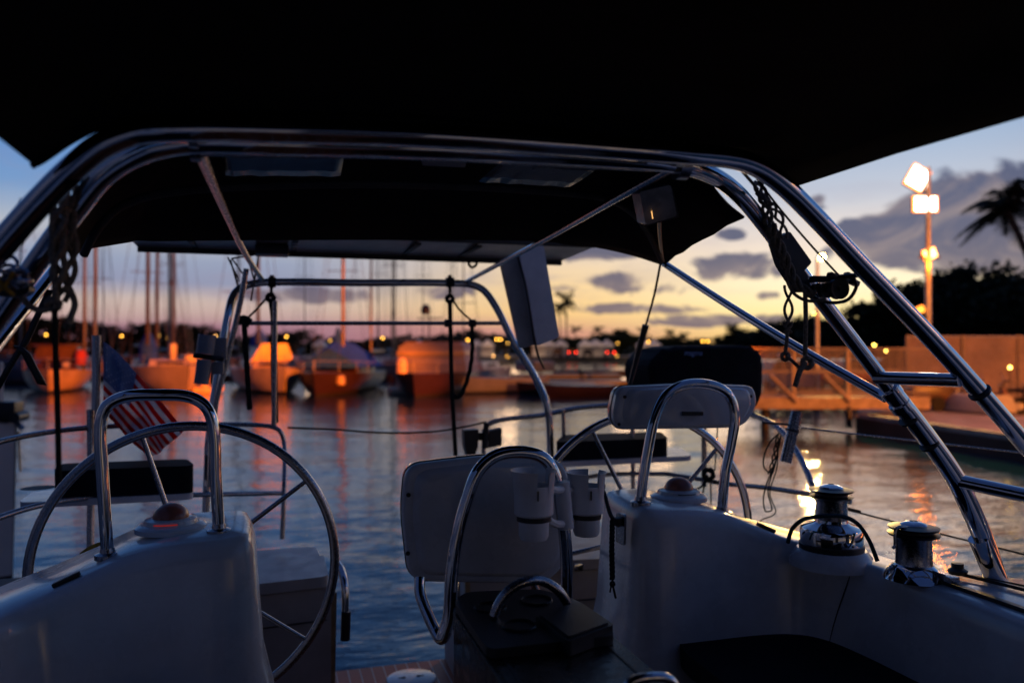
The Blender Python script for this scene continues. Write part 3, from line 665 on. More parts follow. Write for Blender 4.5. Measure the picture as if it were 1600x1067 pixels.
# ------------------------------------------------------------------ pilings with floats, low pontoons
def piling(px, D, h, r, label):
    D += 4
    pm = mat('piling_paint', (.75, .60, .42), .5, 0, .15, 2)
    e = empty('piling', G(px, D, 0), 0, label, 'piling', 'pilings with floats'); bm = B(); lathe(bm, [(r, -1), (r, h - r * .8), (r * .7, h - r * .25), (0, h)], (0, 0, 0), 16); finish(bm, 'post', pm, e)
    bm = B(); box(bm, (0, 0, .18), (r * 5.2, r * 4.2, .34)); finish(bm, 'float', pm, e, bevel=.08)
    bm = B(); lathe(bm, [(.02, 0), (.3, .06), (.34, .3), (.24, .5), (0, .55)], (r * 3, -.3, .05), 10); finish(bm, 'fender', pm, e)
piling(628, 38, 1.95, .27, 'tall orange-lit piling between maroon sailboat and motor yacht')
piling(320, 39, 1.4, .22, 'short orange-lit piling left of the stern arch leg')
def pontoon(px, D, w, dpt, label, rz=0):
    D += 3
    bm = B(); box(bm, (0, 0, .22), (w, dpt, .5)); o = finish(bm, 'deck', woodc, None, bevel=.03)
    e = empty('floating_pontoon', G(px, D, 0), R(-YAW + rz), label, 'pontoon', 'low floating pontoons'); o.parent = e
    bm = B()
    for i in range(int(w / 3)): tube(bm, [(-w / 2 + 1 + i * 3, dpt * .4, 0), (-w / 2 + 1 + i * 3, dpt * .4, .9)], .09, 7)
    finish(bm, 'bollard_row', lampblack, e)
pontoon(925, 46, 9, 2.0, 'low dark pontoon right of the arch leg, nearest the antenna', 4)
pontoon(1000, 70, 16, 2, 'thin distant pontoon behind the antenna rod', -3)
pontoon(560, 58, 40, 2, 'long dark pontoon behind the row of moored boats', 0)
def dinghy(px, D, rz, label):
    e = empty('dinghy', G(px, D, 0.02), R(rz), label, 'dinghy', 'dark dinghies'); bm = B(); vs = grid(bm, hull_rows(4.2, 1.7, .55)); bm.faces.new(vs[0]); finish(bm, 'hull', hull_d, e)
    bm = B(); box(bm, (0, 0, .38), (1.3, .3, .05)); box(bm, (0, -1.2, .38), (1.3, .3, .05)); finish(bm, 'thwart', woodc, e, bevel=.01)
dinghy(868, 42, 70, 'dark dinghy just right of the stern arch leg'); dinghy(905, 40, 100, 'dark dinghy next to the low pontoon, nearer the antenna')

# ------------------------------------------------------------------ floodlight poles (the lit lamps of the picture, and one assumed outside it)
halo_m = emis('flood_halo', (1, .30, .03), 2.4, False); hot = emis('flood_white', (1, .93, .75), 14, False); hot2 = emis('flood_orange', (1, .55, .16), 8, False); warmo = emis('lamp_orange', (1, .40, .05), 2.2, False)
def spot(name, loc, target, power, ang, col=(1, .25, .018), rad=.15, parent=None):
    l = bpy.data.lights.new(name, 'SPOT'); l.energy = power; l.color = col; l.spot_size = R(ang); l.spot_blend = .35; l.shadow_soft_size = rad
    o = bpy.data.objects.new(name, l); COL.objects.link(o); o.location = loc; o.rotation_euler = (Vector(loc) - Vector(target)).to_track_quat('Z', 'Y').to_euler()
    if parent is not None: reparent(o, parent)
    return o
def flood_head(e, px, py, D, w, h, tilt, m, nm='floodlight_head'):
    c = DD(px, py, D); rot = Matrix.Rotation(R(-YAW), 3, 'Z') @ Matrix.Rotation(R(tilt), 3, 'Y')
    bm = B(); box(bm, c + FWD * .12, (w * 1.15, .2, h * 1.2), rot); hd = W_(bm, nm, lampblack, e, bevel=.03)
    bm = B(); box(bm, c + FWD * .02, (w * 1.22, .05, h * 1.22), rot); W_(bm, 'lens_halo', halo_m, hd, bevel=.01)  # glowing frame imitates the orange fringe of light round the overexposed lens
    bm = B(); box(bm, c - FWD * .02, (w, .05, h), rot); W_(bm, 'lens', m, hd, bevel=.01)
    return c
FD = 30.
e1 = empty('floodlight_pole', G(1450, FD, LZ), 0, 'tall floodlight pole with white-hot heads right of centre of the dark cloud', 'floodlight')
bm = B(); tt = DD(1450, 262, FD); g = G(1450, FD, LZ); tube(bm, [(g.x, g.y, g.z), (tt.x, tt.y, tt.z)], [.13, .09], 10); W_(bm, 'pole', galv, e1)
bm = B(); a_ = DD(1440, 300, FD); tube(bm, [tuple(DD(1450, 295, FD)), tuple(a_)], .05, 6); tube(bm, [tuple(DD(1436, 402, FD)), tuple(DD(1468, 402, FD))], .05, 6); W_(bm, 'bracket', lampblack, e1)
flood_head(e1, 1434, 278, FD, .62, .72, 30, hot)
flood_head(e1, 1446, 319, FD, .78, .50, 0, hot)
flood_head(e1, 1453, 397, FD, .42, .34, -20, hot2)
flood_head(e1, 1438, 484, FD, .26, .20, -25, warmo)
e2 = empty('floodlight_pole', G(1277, 34, LZ), 0, 'slimmer lamp pole half hidden behind the blocks, single round lamp', 'floodlight')
bm = B(); tt = DD(1277, 404, 34); g = G(1277, 34, LZ); tube(bm, [(g.x, g.y, g.z), (tt.x, tt.y, tt.z)], [.09, .06], 8); W_(bm, 'pole', galv, e2)
hot3 = emis('flood_yellow', (1, .66, .20), 60, True)
bm = B(); lathe(bm, [(.0, -.13), (.10, -.1), (.14, 0), (.10, .1), (0, .13)], DD(1284, 402, 34), 14); W_(bm, 'lamp_globe', hot3, e2)
bm = B(); tube(bm, [tuple(DD(1277, 404, 34)), tuple(DD(1284, 396, 34))], .05, 6); W_(bm, 'bracket', lampblack, e2)
# beams: sodium light over the moored boats, the gangway and the quay
SOD = (1, .185, .008)
spot('floodlight_beam', DD(1434, 285, FD - .4), G(330, 43, -2.5), 3500, 50, parent=e1, col=SOD)
pl_ = bpy.data.lights.new('lamp_glow_fill', 'POINT'); pl_.energy = 130; pl_.color = SOD; pl_.shadow_soft_size = .1
po = bpy.data.objects.new('lamp_glow_fill', pl_); COL.objects.link(po); po.location = DD(1456, 412, FD - .35); reparent(po, e1)
# assumed quay lamp, unseen: added right of the frame to light boats and gangway
e3 = empty('assumed_quay_lamp', plan(22, 1, LZ), 0, 'assumed tall sodium quay lamp beyond the right edge, added to light gangway and boats orange', 'floodlight')
bm = B(); tube(bm, [plan(22, 1, LZ), plan(22, 1, 8.2)], [.12, .08], 10); W_(bm, 'pole', galv, e3)
bm = B(); box(bm, plan(22, 1.3, 8.2), (.6, .35, .25)); hd = W_(bm, 'floodlight_head', lampblack, e3, bevel=.02)
bm = B(); box(bm, plan(22, 1.42, 8.06), (.5, .3, .04)); W_(bm, 'lens', hot2, hd)
spot('floodlight_beam', plan(21.9, 1.7, 8.0), plan(-22.5, 47, -.5), 260000, 25, parent=e3, col=(1, .14, .0))  # added beam of the assumed lamp, turns the moored boats orange
spot('floodlight_beam', plan(22.0, 1.7, 8.0), plan(11.0, 19, .8), 34000, 70, parent=e3, col=(1, .25, .03))  # added beam of the assumed lamp over gangway and quay

for o_, e_n, col_, pos_ in ((e3, 160, (1, .36, .06), plan(22, 1.2, 7.7)),):
    gl = bpy.data.lights.new('lamp_glow_fill', 'POINT'); gl.energy = e_n; gl.color = col_; gl.shadow_soft_size = 1.0  # added fill light at the assumed lamp, warms the yacht
    go = bpy.data.objects.new('lamp_glow_fill', gl); COL.objects.link(go); go.location = pos_; reparent(go, o_)

spot('floodlight_beam', DD(1284, 402, 33.7), plan(7.0, 14.5, 0), 24000, 22, parent=e2, col=(1, .62, .17), rad=.16)
# ================================================================== THE YACHT (x athwart, y aft, z up)
C0 = .575
def S(side, s, v, w): return Vector((C0 + side * s, v, CZ + w))
yacht = empty('sailing_yacht', (C0, 2.0, CZ - 1.7), 0, 'white sailing yacht cockpit seen looking aft, with twin wheels, steel arch and black canopies', 'yacht')
def P(bm, name, m, **k): return W_(bm, name, m, yacht, **k)

# --- hull and quarter decks
bm = B(); rows = []
for v in [-9, -7, -4, -1, 1, 2.5, 3.5, 4.1, 4.33]:
    t = (v + 9) / 13.5; w = 2.1 * min(1, (t * 1.6) ** .6) if t < .6 else 2.1 - .25 * ((t - .6) / .4) ** 2
    w = max(w, .05)
    rows.append([S(-1, w * .55, v, -2.7), S(-1, w * .93, v, -2.25), S(-1, w, v, -1.5), S(-1, w, v, -1.13), S(-1, w - .03, v, -1.10),
                 ])
left_rows = rows
full = [r + [Vector((2 * C0 - p.x, p.y, p.z)) for p in r[::-1]] for r in rows]
# leave the deck open inside the cockpit: two sheets
grid(bm, rows); grid(bm, [[Vector((2 * C0 - p.x, p.y, p.z)) for p in r] for r in rows])
vs = [bm.verts.new(S(sd_, w, 4.33, z)) for sd_, w, z in ((-1, 1.02, -2.7), (-1, 1.72, -2.25), (-1, 1.85, -1.5), (-1, 1.85, -1.13), (-1, .33, -1.13), (-1, .33, -1.72), (1, .33, -1.72), (1, .33, -1.13), (1, 1.85, -1.13), (1, 1.85, -1.5), (1, 1.72, -2.25), (1, 1.02, -2.7))]
bm.faces.new(vs)
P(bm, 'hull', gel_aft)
for sd_ in (-1, 1):
    bm = B()      # side deck + quarter deck
    prism(bm, [S(sd_, 1.42, -8, -1.12), S(sd_, 2.05, -1, -1.12), S(sd_, 2.09, 1, -1.12), S(sd_, 2.06, 3, -1.12), S(sd_, 1.84, 4.32, -1.12), S(sd_, 1.28, 4.32, -1.12), S(sd_, 1.28, 2.4, -1.12)], (0, 0, .03))
    P(bm, 'side_deck', grayd, bevel=.008)
# --- cockpit floor of teak
bm = B(); prism(bm, [S(-1, 1.25, -1.2, -1.74), S(1, 1.25, -1.2, -1.74), S(1, 1.25, 3.7, -1.74), S(1, .33, 3.7, -1.74), S(1, .33, 4.31, -1.74), S(-1, .33, 4.31, -1.74), S(-1, .33, 3.7, -1.74), S(-1, 1.25, 3.7, -1.74)], (0, 0, .04)); P(bm, 'cockpit_floor', teak, smooth=False)
pc = Hh(643, 1060, -1.70)
bm = B(); lathe(bm, [(0, .006), (.118, .006), (.126, .003), (.126, 0)][::-1], pc, 36); pl = P(bm, 'deck_plate', gel)
bm = B()
for dx in (-.038, .038):
    lathe(bm, [(.0, .0085), (.011, .0085), (.011, .0062)][::-1], pc + Vector((dx, .012, 0)), 10); box(bm, pc + Vector((dx * 1.5, .012, .0078)), (.018, .008, .001))
W_(bm, 'key_slot', blackp, pl)

# --- cabin bulkhead and spray dodger behind the viewer
bm = B(); box(bm, S(1, 0, -1.30, -.95), (4.0, .10, 1.55)); P(bm, 'cabin_bulkhead', gel, bevel=.02)
bm = B(); box(bm, S(1, 0, -1.235, -.70), (.70, .03, 1.0)); P(bm, 'companionway_hatch', blackp, bevel=.02)
bm = B(); rows = []
for k in range(5):
    t = k / 4; w, zt = 1.75 - .15 * t, .50 - .75 * t * t
    rows.append([S(-1, w + .12, -1.2 - 1.6 * t, -.72), S(-1, w, -1.2 - 1.6 * t, -.72 + (zt + .72) * .75), S(-1, w * .8, -1.2 - 1.6 * t, zt), S(1, 0, -1.2 - 1.6 * t, zt + .06), S(1, w * .8, -1.2 - 1.6 * t, zt), S(1, w, -1.2 - 1.6 * t, -.72 + (zt + .72) * .75), S(1, w + .12, -1.2 - 1.6 * t, -.72)])
grid(bm, [smoothp(r, 4) for r in rows]); solid(P(bm, 'spray_dodger', canvas), .006)
bm = B(); prism(bm, [S(-1, 1.9, -1.35, -1.1), S(1, 1.9, -1.35, -1.1), S(1, 1.2, -6, -1.1), S(-1, 1.2, -6, -1.1)], (0, 0, .42)); P(bm, 'coachroof', gel, bevel=.08)

# --- coaming and pod, one continuous moulding per side
PATH = [(.66, 2.86, -.55, .86, 2.88), (.648, 2.75, -.55, .85, 2.87), (.645, 2.60, -.552, .85, 2.87), (.655, 2.52, -.555, .88, 2.87), (.72, 2.49, -.56, .90, 2.87), (.84, 2.485, -.565, .94, 2.87), (.96, 2.485, -.585, 1.02, 2.87),
        (1.07, 2.48, -.630, 1.12, 2.86), (1.17, 2.46, -.675, 1.24, 2.84), (1.25, 2.41, -.705, 1.36, 2.76), (1.30, 2.32, -.718, 1.44, 2.6), (1.322, 2.18, -.722, 1.47, 2.35), (1.33, 2.0, -.722, 1.52, 2.1), (1.335, 1.8, -.722, 1.72, 1.95),
        (1.34, 1.4, -.722, 1.76, 1.4), (1.345, .8, -.722, 1.77, .8), (1.35, .1, -.722, 1.77, .1), (1.35, -.8, -.722, 1.75, -.8)]
PS = smoothp([Vector((a, b_, c)) for a, b_, c, _, _ in PATH], 6); PO = smoothp([Vector((a, b_, 0)) for _, _, _, a, b_ in PATH], 6)
def coaming(side):
    bm = B(); rows = []
    for i, p in enumerate(PS):
        t = (PS[min(i + 1, len(PS) - 1)] - PS[max(i - 1, 0)]); t.z = 0; t.normalize(); n = Vector((t.y, -t.x, 0)); o = PO[i]
        fl = .10
        r = []
        for off, z in ((.13, -1.735), (.115, -1.45), (.075, -1.10), (.040, -.95)):
            r.append((p.x + n.x * off, p.y + n.y * off, z))
        for off, dz in ((.014, -.06), (.006, -.025), (-.006, -.006), (-.022, 0)): r.append((p.x + n.x * off, p.y + n.y * off, p.z + dz))
        q = Vector((o.x, o.y, 0)); a = Vector((p.x, p.y, 0))
        for f in (.4, .9): m_ = a.lerp(q, f); r.append((m_.x, m_.y, p.z + .004 - .006 * f))
        r.append((q.x, q.y, p.z - .02)); r.append((q.x + .02, q.y + .0, p.z - .10)); r.append((q.x + .03, q.y, -1.13))
        rows.append([S(side, *c) for c in r])
    grid(bm, rows)
    # close the aft end of the pod
    f0 = rows[0]; bm.faces.new([bm.verts.new(p) for p in f0])
    c = P(bm, 'cockpit_coaming', gel)
    # panel seam down the inner face, and a step line along the top
    bm = B(); i0 = 10 * 6 + 2; tube(bm, [rows[i0][7] + Vector((0, 0, .002)), rows[i0][4], rows[i0 - 2][3], rows[i0 - 3][2]], .0022, 5, 4); W_(bm, 'panel_seam', blackp, c)
    # sheet track, slider and clutch on top
    bm = B(); y = CZ - .722
    q0, q1 = S(side, 1.40, 2.18, -.715), S(side, 1.395, 1.2, -.715); dv = (q1 - q0)
    box(bm, (q0 + q1) / 2, (.022, dv.length, .012)); W_(bm, 'sheet_track', blackp, c, bevel=.002)
    bm = B(); box(bm, S(side, 1.40, 1.98, -.700), (.035, .10, .018)); tube(bm, [S(side, 1.38, 1.95, -.69), S(side, 1.38, 2.04, -.688)], .004, 6); W_(bm, 'track_slider', dull_steel, c, bevel=.003)
    bm = B(); prism(bm, [S(side, 1.50, 2.02, -.716), S(side, 1.55, 1.82, -.716), S(side, 1.65, 1.70, -.716), S(side, 1.60, 1.72, -.716)], (0, 0, .010)); W_(bm, 'gasket_strip', blackp, c)
    bm = B(); lathe(bm, [(.026, 0), (.03, .012), (.018, .02), (.018, .034), (0, .036)], S(side, 1.50, 2.02, -.712), 16); W_(bm, 'deck_button', blackp, c)
    bm = B(); box(bm, S(side, 1.135, 2.51, -.648), (.075, .022, .014), Matrix.Rotation(R(side * 24), 3, 'Y')); W_(bm, 'small_cleat', blackp, c, bevel=.005)
    return c
CO = {sd_: coaming(sd_) for sd_ in (-1, 1)}
# compass domes
for sd_ in (-1, 1):
    c = S(sd_, .885, 2.70, -.556); bm = B()
    lathe(bm, [(.105, -.01), (.105, .004), (.092, .012), (.080, .013), (.076, .026), (.060, .030)], c, 40); cp = P(bm, 'compass', gel)
    bm = B(); lathe(bm, [(.054, .028)] + [(.054 * math.cos(a * .1745), .028 + .046 * math.sin(a * .1745)) for a in range(1, 9)] + [(0, .074)], c, 32); W_(bm, 'compass_dome', compass_m, cp)
    bm = B(); lathe(bm, [(.0812, .0185), (.0818, .020), (.0812, .0215)], c, 16, None, R(-120), R(-70)); W_(bm, 'compass_lamp', redglow if sd_ < 0 else blackp, cp)

# --- seats and cushions
CUS = [Hh(1052, 990, -1.0), Hh(1064, 972, -1.0), Hh(1140, 965, -1.0), Hh(1220, 972, -1.0), Hh(1300, 990, -1.0), Hh(1400, 1028, -1.0), Hh(1480, 1070, -1.0), S(1, 1.22, 1.3, -1), S(1, 1.22, .2, -1), S(1, .80, .2, -1), Hh(1132, 1067, -1.0), Hh(1070, 1018, -1.0)]
for sd_ in (1, -1):
    pts = CUS if sd_ > 0 else [Vector((2 * C0 - p.x, p.y, p.z)) for p in CUS]
    bm = B(); prism(bm, rounded([p - Vector((0, 0, .07)) for p in pts], .05), (0, 0, .07))
    o = finish(bm, 'seat_cushion', cushion_m, bevel=.016); tag(o, ('black seat cushion on the right-hand cockpit bench' if sd_ > 0 else 'black seat cushion at the bottom left, in front of the left pod'), 'cushion', 'cockpit bench cushions')
    bm = B(); prism(bm, [S(sd_, .72, -1.2, -1.735), S(sd_, 1.28, -1.2, -1.735), S(sd_, 1.28, 2.36, -1.735), S(sd_, .76, 2.36, -1.735)], (0, 0, .66)); P(bm, 'bench_seat', gel, bevel=.02)

# --- wheels
def wheel(sd_, ang):
    hub = S(sd_, .855, 2.945, -.755); e = empty('steering_wheel', hub); reparent(e, yacht); e['kind'] = ''
    del e['kind']
    bm = B(); tube(bm, [hub + Vector((.49 * math.cos(a * math.pi / 48), 0, .49 * math.sin(a * math.pi / 48))) for a in range(96)], .0165, 14, closed=True); W_(bm, 'rim', dull_steel if sd_ < 0 else steel, e)
    for k in range(5):
        a = R(ang + 72 * k); d = Vector((math.cos(a), 0, math.sin(a))); bm = B()
        tube(bm, [hub + d * .03 + Vector((0, -.03, 0)), hub + d * .2 + Vector((0, -.012, 0)), hub + d * .48], [.0105, .008], 10, 4); W_(bm, 'spoke', dull_steel, e)
    bm = B(); lathe(bm, [(.05, -.02), (.055, .0), (.04, .035), (.02, .05), (0, .052)], hub, 24, Matrix.Rotation(R(90), 3, 'X')); W_(bm, 'hub', steel, e)
    bm = B(); tube(bm, [hub, hub - Vector((0, .12, 0))], .03, 14); W_(bm, 'shaft', dull_steel, e)
wheel(-1, 36); wheel(1, 45)

# --- steel grab hoops on both pods and on the table
def hoop(name, pts, v, r, feet=True):
    bm = B(); q = [V(x, y, v) for x, y in pts]; tube(bm, q, r, 16, 10); h = P(bm, name, steel)
    if feet:
        for f in (q[0], q[-1]): bm = B(); lathe(bm, [(r * 2.0, -.012), (r * 2.0, .002), (r * 1.2, .007), (r * 1.05, .02)], f, 20); W_(bm, 'foot_flange', dull_steel, h)
    return h
hoop('guard_hoop', [(168, 866), (166, 835), (160, 740), (157, 670), (166, 636), (195, 620), (245, 617), (295, 620), (322, 636), (334, 670), (337, 740), (342, 828)], 2.6, .0178)
h2 = hoop('guard_hoop', [(1001, 784), (1004, 755), (1012, 705), (1024, 650), (1042, 617), (1072, 601), (1112, 602), (1138, 617), (1148, 648), (1143, 690), (1133, 740), (1128, 800)], 2.6, .0185)
h3 = hoop('guard_hoop', [(691, 997), (702, 960), (706, 895), (714, 838), (731, 775), (748, 735), (775, 712), (815, 706), (850, 716), (868, 745), (878, 800), (885, 870), (884, 940)], 2.12, .0180, False)
bm = B(); tube(bm, [V(656, 902, 2.24), V(656, 925, 2.22), V(664, 950, 2.19), V(680, 985, 2.15), V(690, 998, 2.12), V(699, 985, 2.12)], .0155, 14, 8); W_(bm, 'lower_bend', steel, h3)

# --- instrument housings
def housing(outline, v, th, name, screws, rad, parent_m=gel, tilt=0.):
    pts = rounded([V(x, y, v) for x, y in outline], rad, 6); n = len(pts)
    c = sum(pts, Vector()) / n; bm = B(); rings = []
    for dy, sc in ((0.030, 1.0), (0.004, 1.0), (-.002, .985), (-.005, .96), (-.006, .90), (-.018, .86), (-.024, .82)):
        rings.append([bm.verts.new(c + (p - c) * sc + Vector((0, dy, 0))) for p in pts])
    back = [bm.verts.new(c + (p - c) * .97 + Vector((0, th, 0))) for p in pts]
    for a, b_ in zip(rings[:-1], rings[1:]):
        for k in range(n): bm.faces.new((a[k], a[(k + 1) % n], b_[(k + 1) % n], b_[k]))
    bm.faces.new(rings[-1])
    for k in range(n): bm.faces.new((back[k], back[(k + 1) % n], rings[0][(k + 1) % n], rings[0][k]))
    bm.faces.new(back[::-1]); h = P(bm, name, parent_m)
    for x, y in screws:
        q = V(x, y, v - .008); bm = B(); lathe(bm, [(.0065, .0), (.0065, .003), (.004, .0055), (0, .0055)], q, 12, Matrix.Rotation(R(90), 3, 'X')); W_(bm, 'screw', blackp, h)
    bm = B(); tube(bm, [c + (p - c) * .995 + Vector((0, .032, 0)) for p in pts], .004, 6, closed=True); W_(bm, 'gasket', blackp, h)
    return h
hc = housing([(634, 727), (760, 712), (876, 716), (896, 760), (886, 880), (852, 912), (640, 908), (628, 800)], 2.3, .10, 'instrument_housing', [(705, 744), (638, 773), (637, 864), (866, 748)], .05)
hr = housing([(966, 604), (1080, 599), (1178, 603), (1184, 630), (1168, 660), (1150, 668), (966, 671), (957, 650)], 2.72, .08, 'instrument_housing', [(976, 620), (1047, 618), (1110, 617), (1173, 619), (967, 663)], .035)
bm = B(); q = [V(1066, 643, 2.69), V(1098, 643, 2.69), V(1098, 649, 2.69), V(1066, 649, 2.69)]; prism(bm, q, (0, -.005, 0)); W_(bm, 'name_plate', blackp, hr)

# --- cockpit table / console
TZ = -.685
tb = empty('cockpit_table', (.61, 1.4, CZ - 1.7)); reparent(tb, yacht)
def T(bm, name, m, **k): return W_(bm, name, m, tb, **k)
bm = B(); prism(bm, rounded([Vector((.448, .6, CZ + TZ - .03)), Vector((.775, .6, CZ + TZ - .03)), Vector((.775, 1.98, CZ + TZ - .03)), Vector((.70, 2.10, CZ + TZ - .03)), Vector((.50, 2.13, CZ + TZ - .03)), Vector((.448, 2.06, CZ + TZ - .03))], .03), (0, 0, .03)); tt_ = T(bm, 'table_top', dkwood, bevel=.006)
bm = B(); prism(bm, [Vector((.470, .6, CZ - 1.69)), Vector((.755, .6, CZ - 1.69)), Vector((.755, 1.97, CZ - 1.69)), Vector((.470, 2.00, CZ - 1.69))], (0, 0, .975)); T(bm, 'pedestal', dkwood, bevel=.01)
bm = B(); box(bm, (.456, 1.3, CZ + TZ - .10), (.022, 1.45, .20)); T(bm, 'folded_leaf', dkwood, bevel=.006)
bm = B()
for x in (.487, .738): box(bm, (x, 1.22, CZ + TZ + .0012), (.006, 1.22, .002))
T(bm, 'inlay_groove', blackp, smooth=False)
bm = B(); prism(bm, rounded([V(711, 926, 2.10), V(728, 912, 2.10), V(850, 904, 2.16), V(893, 940, 2.02), V(905, 968, 1.93), V(730, 985, 1.86)], .02), (0, 0, -.028))
for v_ in bm.verts: v_.co.z = max(min(v_.co.z, CZ + TZ + .03), CZ + TZ + .001) if v_.co.z > CZ + TZ - .02 else CZ + TZ + .001
bm.free(); bm = B(); prism(bm, rounded([Vector((.452, 1.70, CZ + TZ + .002)), Vector((.760, 1.70, CZ + TZ + .002)), Vector((.765, 1.97, CZ + TZ + .002)), Vector((.70, 2.09, CZ + TZ + .002)), Vector((.50, 2.12, CZ + TZ + .002)), Vector((.452, 2.05, CZ + TZ + .002))], .03), (0, 0, .022)); T(bm, 'drink_tray', blackp, bevel=.006)
for x, y in ((.53, 1.97), (.66, 1.99), (.56, 1.82)):
    bm = B(); c = Vector((x, y, CZ + TZ + .026)); tube(bm, [c + Vector((.040 * math.cos(a * math.pi / 14), .040 * math.sin(a * math.pi / 14), 0)) for a in range(28)], .0035, 6, closed=True); T(bm, 'cup_ring', dkwood)
bm = B(); tube(bm, [V(772, 962, 1.90), V(778, 945, 1.90), V(795, 922, 1.90), V(822, 908, 1.90), V(850, 908, 1.91), V(875, 925, 1.91), V(894, 957, 1.92)], .0125, 14, 8); T(bm, 'grab_rail', dull_steel)
bm = B(); tube(bm, [V(975, 1085, 1.45), V(985, 1066, 1.45), V(1010, 1058, 1.45), V(1045, 1060, 1.45), V(1064, 1085, 1.45)], .010, 12, 6); T(bm, 'grab_rail', steel)
# tray box resting on the table
bm = B(); z0 = CZ + TZ + .0025; q = [Hh(835, 985, TZ), Hh(905, 962, TZ), Hh(960, 1000, TZ), Hh(888, 1028, TZ)]
for p in q: p.z = z0
prism(bm, rounded(q, .012, 4), (0, 0, .035))
bx_ = finish(bm, 'organiser_box', blackp, bevel=.004); tag(bx_, 'shallow black box with rounded corners lying on the dark table', 'box')
bm = B(); c = sum(q, Vector()) / 4; prism(bm, rounded([c + (p - c) * .88 + Vector((0, 0, .036)) for p in q], .01, 4), (0, 0, .004)); l_ = W_(bm, 'lid', blackp, bx_)

# --- twin cup holders clamped to the central hoop
def cup(px, py, v, h, r, first):
    c = V(px, py, v); cu = empty('cup_holder', c); 
    bm = B(); a0, a1 = (R(-38), R(262)) if not first else (R(-60), R(250))
    prof = [(r * .55, -h * .56), (r * .86, -h * .5), (r * .92, -h * .1), (r, h * .42), (r * 1.09, h * .5), (r * 1.04, h * .5), (r * .95, h * .40), (r * .86, -h * .08)]
    for a0, a1 in ([(R(62), R(255)), (R(-70), R(27))] if not first else [(R(70), R(262)), (R(-62), R(36))]): lathe(bm, prof, c, 30, None, a0, a1)
    W_(bm, 'cup', plastic_w, cu)
    bm = B(); lathe(bm, [(r * .84, -h * .54), (r * .92, -h * .50), (r * .925, h * .16), (r * .86, h * .16), (r * .8, -h * .45)], c, 30); W_(bm, 'cup_wall', plastic_w, cu)
    bm = B(); lathe(bm, [(r * .75, -h * .66), (r * .80, -h * .66), (r * .80, -h * .50), (r * .75, -h * .50)], c, 24); W_(bm, 'rubber_band', blackp, cu)
    bm = B(); lathe(bm, [(0, -h * 1.1), (r * .62, -h * 1.09), (r * .70, -h * 1.0), (r * .72, -h * .64), (r * .5, -h * .6), (0, -h * .6)], c, 28); W_(bm, 'lower_cup', plastic_w, cu)
    bm = B(); d = (V(px - 2, py, v) - V(px, py, v)); box(bm, c + Vector((-.0, -r * .94, -h * .02)) + Vector((-.006, 0, 0)), (.003, .006, h * .22)); W_(bm, 'slot', blackp, cu)
    return cu
cl = cup(834, 768, 2.02, .115, .057, True); cr = cup(916, 768, 2.16, .115, .055, False)
tag(cl, 'white cup holder hanging left of the hoop tube, in front of the large housing', 'cup holder', 'cup holders on the middle hoop'); tag(cr, 'white notched cup holder right of the middle hoop, against the water', 'cup holder', 'cup holders on the middle hoop')
for cu, px in ((cl, 834), (cr, 916)):
    for yy, yh in ((756, 760), (806, 815)):
        bm = B(); a = V(px + (22 if px < 870 else -22), yy + 6, 2.02 if px < 870 else 2.16); m_ = V(880, yh + 3, 2.10); tube(bm, [a, a.lerp(m_, .5) + Vector((0, 0, -.006)), m_], .011, 8, 4); W_(bm, 'bracket_arm', plastic_w, cu)
    bm = B(); c_ = V(881, 785, 2.12); tube(bm, [V(878, 752, 2.105 if px > 870 else 2.13), V(885, 825, 2.105 if px > 870 else 2.13)], .022, 12); W_(bm, 'clamp_bar', plastic_w, cu)

# --- big steel arch: two tubes per leg joined by rungs
f_pts = [(1700, 815, 1.78), (1600, 692, 1.74), (1480, 556, 1.72), (1350, 420, 1.70), (1245, 310, 1.66), (1195, 268, 1.63), (1150, 249, 1.61), (1060, 240, 1.59), (900, 227, 1.585), (650, 211, 1.58), (400, 203, 1.58), (280, 202, 1.58), (215, 207, 1.59), (160, 228, 1.60), (110, 268, 1.62), (60, 318, 1.65), (0, 385, 1.68), (-80, 475, 1.70)]
a_pts = [(1560, 912, 1.97), (1540, 850, 1.97), (1512, 785, 1.97), (1490, 742, 1.97), (1440, 672, 1.96), (1370, 582, 1.95), (1270, 452, 1.92), (1190, 346, 1.86), (1150, 300, 1.80), (1110, 273, 1.74), (1060, 258, 1.70), (950, 248, 1.68), (650, 232, 1.66), (400, 225, 1.66), (300, 224, 1.67), (225, 238, 1.68), (165, 272, 1.72), (120, 325, 1.78), (70, 392, 1.84), (0, 492, 1.90), (-60, 580, 1.94)]
arch = empty('mainsheet_arch', V(800, 220, 1.6)); reparent(arch, yacht)
def A(bm, name, m=steel, **k): return W_(bm, name, m, arch, **k)
bm = B(); tube(bm, [S(1, 1.57, 1.80, -.725)] + [V(*p) for p in f_pts] + [S(-1, 1.50, 1.70, -.45), S(-1, 1.57, 1.70, -.725)], .0245, 20, 8); A(bm, 'forward_tube')
bm = B(); tube(bm, [V(1396, 617, 1.954)] + [V(*p) for p in a_pts[5:]] + [S(-1, 1.55, 1.95, -.50), S(-1, 1.60, 1.96, -.725)], .0218, 20, 8); A(bm, 'aft_tube')
bm = B(); tube(bm, [V(*p) for p in a_pts[:5]] + [V(1388, 606, 1.953)], .0292, 20, 8); A(bm, 'lower_leg')
bm = B(); tube(bm, [V(1368, 590, 1.95), V(1500, 594, 1.72)], .0185, 14); A(bm, 'rung')
bm = B(); tube(bm, [V(1492, 750, 1.97), V(1640, 782, 1.76)], .0215, 14); A(bm, 'rung')
bm = B(); tube(bm, [V(1530, 840, 1.97), V(1560, 913, 1.97)], .0325, 18); A(bm, 'leg_sleeve')
